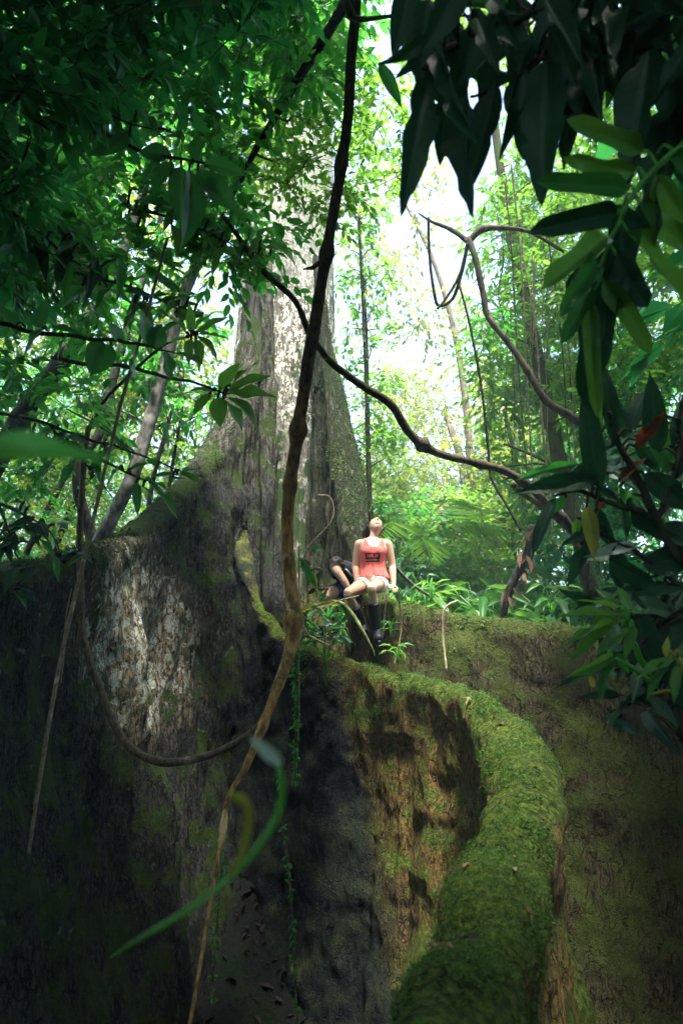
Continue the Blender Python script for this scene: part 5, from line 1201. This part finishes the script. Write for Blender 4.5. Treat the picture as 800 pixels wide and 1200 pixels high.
# ------------------------------------------------------------------ low plants on the banked soil and round the people
def herb(name, label, nl, L, asp, mat, seed, group=None, cat='plant', h=.3, kind='elliptic'):
    """one leafy ground plant at the origin: short stems, leaves in one crown mesh"""
    g = np.random.default_rng(seed)
    root = empty(name, (0, 0, 0), label, cat, group)
    sm, lm = MB(), MB()
    for k in range(nl):
        a = g.uniform(0, 2 * np.pi); r_ = g.uniform(.05, .8) * L * 1.4; z = h * g.uniform(.3, 1.2)
        b = np.array([math.cos(a) * r_, math.sin(a) * r_, z]); 
        tube(sm, spline(np.array([[0, 0, -.05], [b[0] * .3, b[1] * .3, z * .7], b]), 6), np.linspace(.007, .003, 6), 5)
        d = nrm(np.array([math.cos(a) + .4 * g.normal(), math.sin(a) + .4 * g.normal(), g.uniform(-.5, .35)]))
        me = lmesh_arr(kind, k % 3)
        ll = L * g.uniform(.7, 1.2); n = nrm(np.array([0, 0, 1]) + .35 * g.normal(size=3)); s_ = nrm(np.cross(n, d)); u = np.cross(d, s_)
        V, F, uv = me
        lm.add(b + V[:, :1] * d * ll + V[:, 1:2] * s_ * ll * asp / .36 + V[:, 2:] * u * ll, F, uv, g.random())
    sm.build('stem', M['shoot'], root); lm.build('foliage', M[mat], root)
    return root
_LA = {}
def lmesh_arr(kind, v):
    if (kind, v) not in _LA:
        me = leaf_mesh('tmp', kind, M['big_mid'], nl=8, nw=4, curl=.3, seed=v, aspect=.36)
        V = np.zeros(len(me.vertices) * 3, np.float32); me.vertices.foreach_get('co', V)
        F = np.array([tuple(p.vertices) for p in me.polygons])
        uv = np.zeros((len(me.vertices), 2)); 
        for p in me.polygons:
            for li, vi in zip(p.loop_indices, p.vertices): uv[vi] = me.uv_layers[0].data[li].uv
        bpy.data.meshes.remove(me); _LA[(kind, v)] = (V.reshape(-1, 3).astype(float), F, uv)
    return _LA[(kind, v)]

U1 = 'low leafy plant growing on the bank behind the right root wall'; G1 = 'low plants behind the right root wall'
protos = [herb('ground_plant', U1, 16, .24, .34, 'big_fresh', 401, G1, h=.45), herb('ground_plant', U1, 22, .17, .40, 'big_mid', 402, G1, h=.35),
          herb('ground_plant', U1, 12, .36, .22, 'big_fresh', 403, G1, h=.55, kind='lance'), herb('ground_plant', U1, 26, .13, .5, 'big_fresh', 404, G1, h=.5)]
g = np.random.default_rng(9); used = set(); spots = []
for k in range(150):
    x = g.uniform(.6, 6.0); y = g.uniform(8.9, 15.5)
    if x < .75 and y < 9.2: continue
    spots.append((x, y))
for k in range(60):
    x = g.uniform(.7, 3.2); spots.append((x, 8.75 + g.uniform(0, .7) - .25 * max(0, x - 1.6)))
for k, (x, y) in enumerate(spots):
    pr = protos[k % 4]; loc = gpt(x, y)
    if k < 4: pr.location = loc; pr.rotation_euler = (0, 0, g.uniform(0, 6)); pr.scale = (1.1,) * 3
    else: copy_thing(pr, loc, g.uniform(0, 6.28), g.uniform(.75, 1.7) * (1 + .03 * (y - 9)))

# palm behind the seated person
def palm(x, y, z, label, n, L, seed, lean=(0, 0)):
    root = empty('palm', (x, y, float(gz(x, y))), label, 'palm')
    g = np.random.default_rng(seed); tm = MB(); b = np.array([x, y, float(gz(x, y)) - .1]); top = np.array([x + lean[0], y + lean[1], z])
    tube(tm, spline(np.array([b, (b + top) / 2 + [.03, 0, 0], top]), 20), np.linspace(.06, .045, 20), 10, .15, 1); tm.build('trunk', M['bark_tan'], root)
    for k in range(n):
        a = k * 2.4 + g.uniform(-.2, .2); el = g.uniform(.15, 1.1); d = np.array([math.cos(a) * math.cos(el), math.sin(a) * math.cos(el), math.sin(el)])
        LL = L * g.uniform(.8, 1.1); t = np.linspace(0, 1, 26)[:, None]
        mid = top + d * LL * t - np.array([0, 0, 1.0]) * (LL * .55 * t ** 2.2)
        fm_ = MB(); tube(fm_, mid, np.linspace(.014, .003, 26), 5)
        tg = nrm(np.gradient(mid, axis=0)); sd = nrm(np.cross(tg, [0, 0, 1.0])); up_ = np.cross(sd, tg)
        B = mid[2:]; m_ = len(B); tt_ = np.linspace(.08, 1, m_)[:, None]
        for sg in (1, -1):
            dd = nrm(sd[2:] * sg * 1.0 + tg[2:] * .75 + up_ [2:] * .1 - np.array([0, 0, .25]) + .06 * g.normal(size=(m_, 3)))
            ln = .34 * LL * np.sin(np.pi * (tt_ * .82 + .14))[:, 0]
            leaves(fm_, B, dd, up_[2:], ln, .022 * np.ones(m_), KITE, .25, seed + k)
        fm_.build('frond', M['leaf_fresh'], root, False)
    return root
pb = P(486, 640, 13.5)
palm(pb.x, pb.y, pb.z, 'feathery palm rising behind the seated person', 11, 2.4, 5, (0, 0))
pb = P(600, 625, 15)
palm(pb.x, pb.y, pb.z, 'small feathery palm standing farther right behind the wall', 8, 1.6, 6)

# broken stump with hanging dead leaves right of the clearing
st = empty('dead_limb', P(584, 760, 8.5), 'dark leaning dead limb hung with brown leaves behind the wall', 'branch')
mb = MB(); s = spline(np.column_stack([PA([(584, 760, 8.5), (590, 716, 8.5), (598, 690, 8.5), (608, 668, 8.5), (618, 645, 8.5), (622, 615, 8.55)]), [.05, .05, .055, .06, .05, .03]]), 40); tube(mb, s[:, :3], s[:, 3], 10, .35, 4); mb.build('limb', M['bark_dark'], st)
mb = MB(); g = np.random.default_rng(3)
for k in range(34):
    b = s[g.integers(16, 38), :3] + g.normal(size=3) * .05; d = nrm(np.array([g.normal() * .5, g.normal() * .5, -1]))
    leaves(mb, b[None], d[None], nrm(g.normal(size=(1, 3))), np.array([g.uniform(.12, .26)]), np.array([.06]), OVAL, .2, k)
M['dead_leaf'] = leaf_mat('dead brown leaf', (.10, .055, .03), (.2, .12, .06), (.2, .12, .05), .3, .7)
mb.build('foliage', M['dead_leaf'], st, False)
st2 = liana('mossy_branch', 'mossy broken branch sloping down among the aerial roots', [(600, 566, 8.2, .05), (640, 596, 8.2, .055), (672, 622, 8.2, .06), (700, 640, 8.2, .06)], 'bark_moss', .2, 9, 40, 71, cat='branch')
liana('fallen_branch', 'grey dead branch leaning behind the seated person', [(452, 648, 8.9, .02), (466, 668, 9.0, .022), (490, 690, 9.1, .022), (520, 706, 9.2, .02)], 'bark_grey', .2, 8, 40, 72, cat='branch')
liana('fallen_branch', 'thin bare branch sloping across the bright clearing', [(590, 520, 9.6, .014), (620, 532, 9.5, .016), (660, 552, 9.4, .018)], 'bark_dark', .2, 8, 40, 73, cat='branch')
liana('fallen_branch', 'bare pale pole standing in the bright clearing', [(590, 480, 13, .04), (604, 540, 13, .045), (616, 600, 13, .05)], 'vine_pale', .1, 8, 40, 74, cat='branch')

# tangle of stems and strap leaves in front of the people
F1 = [(352, 655, 7.5, 372, 690, 7.45, 15, 'elliptic', 'big_mid'), (378, 668, 7.6, 366, 696, 7.5, 12, 'elliptic', 'big_dark'), (384, 690, 7.4, 372, 716, 7.35, 12, 'elliptic', 'big_mid'), (370, 690, 7.4, 384, 708, 7.35, 10, 'elliptic', 'big_fresh'), (352, 718, 6.9, 398, 700, 7.0, 12, 'lance', 'big_yellow'), (372, 714, 6.9, 356, 722, 6.8, 14, 'elliptic', 'big_fresh'), (388, 742, 7.0, 414, 752, 6.9, 16, 'elliptic', 'big_mid'), (374, 734, 7.0, 392, 730, 6.9, 8, 'elliptic', 'big_pale'), (358, 660, 7.6, 366, 690, 7.5, 14, 'elliptic', 'big_mid'), (366, 645, 7.7, 378, 640, 7.7, 14, 'elliptic', 'big_mid'), (364, 672, 7.5, 372, 702, 7.5, 13, 'lance', 'big_yellow')]
big_plant('tangled_plant', 'tangled plant with yellowish strap leaves left of the seated person', 'plant', [[(352, 770, 6.9, .012), (354, 735, 6.95, .010), (368, 716, 6.95, .008), (392, 703, 7.0, .006)], [(366, 760, 7.2, .010), (362, 700, 7.5, .008), (364, 650, 7.7, .006)], [(350, 745, 6.9, .006), (372, 748, 6.9, .006), (392, 742, 7.0, .004)]], F1, 'vine_brown', seed=15, up_mix=.8)
g = np.random.default_rng(21); F2 = []
for _ in range(44):
    bx, by = g.uniform(352, 408), g.uniform(706, 756); a_ = g.uniform(0, 6.28); ll = g.uniform(9, 22); dd = g.uniform(6.9, 7.5)
    F2.append((bx, by, dd, bx + math.cos(a_) * ll, by + math.sin(a_) * ll * .6 + 4, dd - .08, g.uniform(4, 9), 'elliptic', ('big_dark', 'big_mid', 'big_mid', 'big_fresh')[g.integers(4)]))
big_plant('leafy_herb', 'leafy dark herb covering the lower legs of the bent person', 'plant', [[(380, 800, 7.4, .010), (380, 760, 7.3, .009), (384, 725, 7.2, .006)], [(380, 770, 7.3, .007), (366, 745, 7.2, .006), (356, 722, 7.1, .004)], [(382, 765, 7.3, .007), (396, 745, 7.2, .006), (404, 728, 7.1, .004)]], F2, 'shoot', seed=22, up_mix=.7)
liana('arching_stem', 'pale green fern stalk arching down in front of the boots', [(390, 704, 7.1, .012), (402, 708, 7.05, .018), (414, 722, 7.0, .024), (426, 742, 6.95, .020), (436, 760, 6.95, .010), (439, 769, 6.95, .005)], 'fernstalk', .15, 8, 50, 75, cat='stem')
liana('dry_twig', 'dry twig running along the ridge under the bent person', [(352, 742, 6.8, .006), (372, 722, 6.85, .007), (392, 706, 6.9, .007), (420, 698, 7.2, .006)], 'vine_pale', .1, 7, 40, 76, cat='twig')
liana('dry_twig', 'pale forked twig low beside the thick liana', [(352, 728, 6.6, .007), (362, 744, 6.6, .008), (376, 752, 6.6, .008), (386, 756, 6.6, .005)], 'vine_pale', .1, 7, 40, 77, cat='twig')
for k, (px, py, dd_, mt, L_, lb) in enumerate([(458, 742, 7.55, 'big_mid', .10, 'tiny plant rooted on the wall beside the boots'), (466, 772, 7.1, 'big_fresh', .14, 'grassy tuft where the mossy ridge meets the wall'), (505, 702, 8.0, 'big_fresh', .2, 'upright seedling on the crest of the right wall'), (646, 718, 7.6, 'big_fresh', .22, 'leafy seedling on the wall crest under the glossy plant')]):
    h_ = herb('seedling', lb, 9, L_, .3, mt, 420 + k, None, h=L_ * 1.2, kind='lance' if k % 2 else 'elliptic'); h_.location = P(px, py, dd_)

# ------------------------------------------------------------------ sky, sun, render
sun_dir = SUN
w = bpy.data.worlds.new('World'); SC.world = w; w.use_nodes = True
nt = w.node_tree; nt.nodes.clear()
sky = nt.nodes.new('ShaderNodeTexSky'); sky.sky_type = 'NISHITA'; sky.sun_disc = False
sky.sun_elevation = math.asin(sun_dir.z); sky.sun_rotation = math.atan2(sun_dir.x, sun_dir.y)
sky.air_density = 1.0; sky.dust_density = 3.0; sky.ozone_density = 1.0
bg = nt.nodes.new('ShaderNodeBackground'); bg.inputs['Strength'].default_value = .15
wo = nt.nodes.new('ShaderNodeOutputWorld')
nt.links.new(sky.outputs[0], bg.inputs[0]); nt.links.new(bg.outputs[0], wo.inputs[0])
ld = bpy.data.lights.new('sun', 'SUN'); ld.energy = 4.6; ld.angle = R(13); ld.color = (1.0, .95, .86)
lo = bpy.data.objects.new('sun', ld); COL.objects.link(lo)
lo.rotation_euler = (-sun_dir).to_track_quat('-Z', 'Y').to_euler(); lo.location = (0, 0, 40)
SC.view_settings.view_transform = 'Standard'; SC.view_settings.look = 'None'
SC.view_settings.exposure = 2.55; SC.view_settings.gamma = 1; SC.view_settings.use_curve_mapping = False
SC.render.engine = 'CYCLES'
c = SC.cycles
c.max_bounces = 5; c.diffuse_bounces = 3; c.glossy_bounces = 2; c.transmission_bounces = 3; c.transparent_max_bounces = 4; c.volume_bounces = 0
c.caustics_reflective = False; c.caustics_refractive = False; c.sample_clamp_indirect = 6
c.use_denoising = True; c.denoiser = 'OPENIMAGEDENOISE'
c.use_adaptive_sampling = True; c.adaptive_threshold = .02

# the hazy air of the forest
hz = MB()
x0, x1, y0, y1, z0, z1 = -80, 80, -26, 82, -1.6, 26
hz.add([(x, y, z) for x in (x0, x1) for y in (y0, y1) for z in (z0, z1)], np.array([[0, 1, 3, 2], [4, 6, 7, 5], [0, 4, 5, 1], [2, 3, 7, 6], [0, 2, 6, 4], [1, 5, 7, 3]]))
hm_ = bpy.data.materials.new('forest haze'); hm_.use_nodes = True; ht = hm_.node_tree; ht.nodes.clear()
vo = ht.nodes.new('ShaderNodeVolumePrincipled'); ho = ht.nodes.new('ShaderNodeOutputMaterial')
vo.inputs['Color'].default_value = (.66, .86, 1.0, 1); vo.inputs['Density'].default_value = .0028; vo.inputs['Anisotropy'].default_value = .2
ht.links.new(vo.outputs[0], ho.inputs['Volume'])
hz_o = hz.build('haze', hm_, None, False); tag(hz_o, kind='stuff')
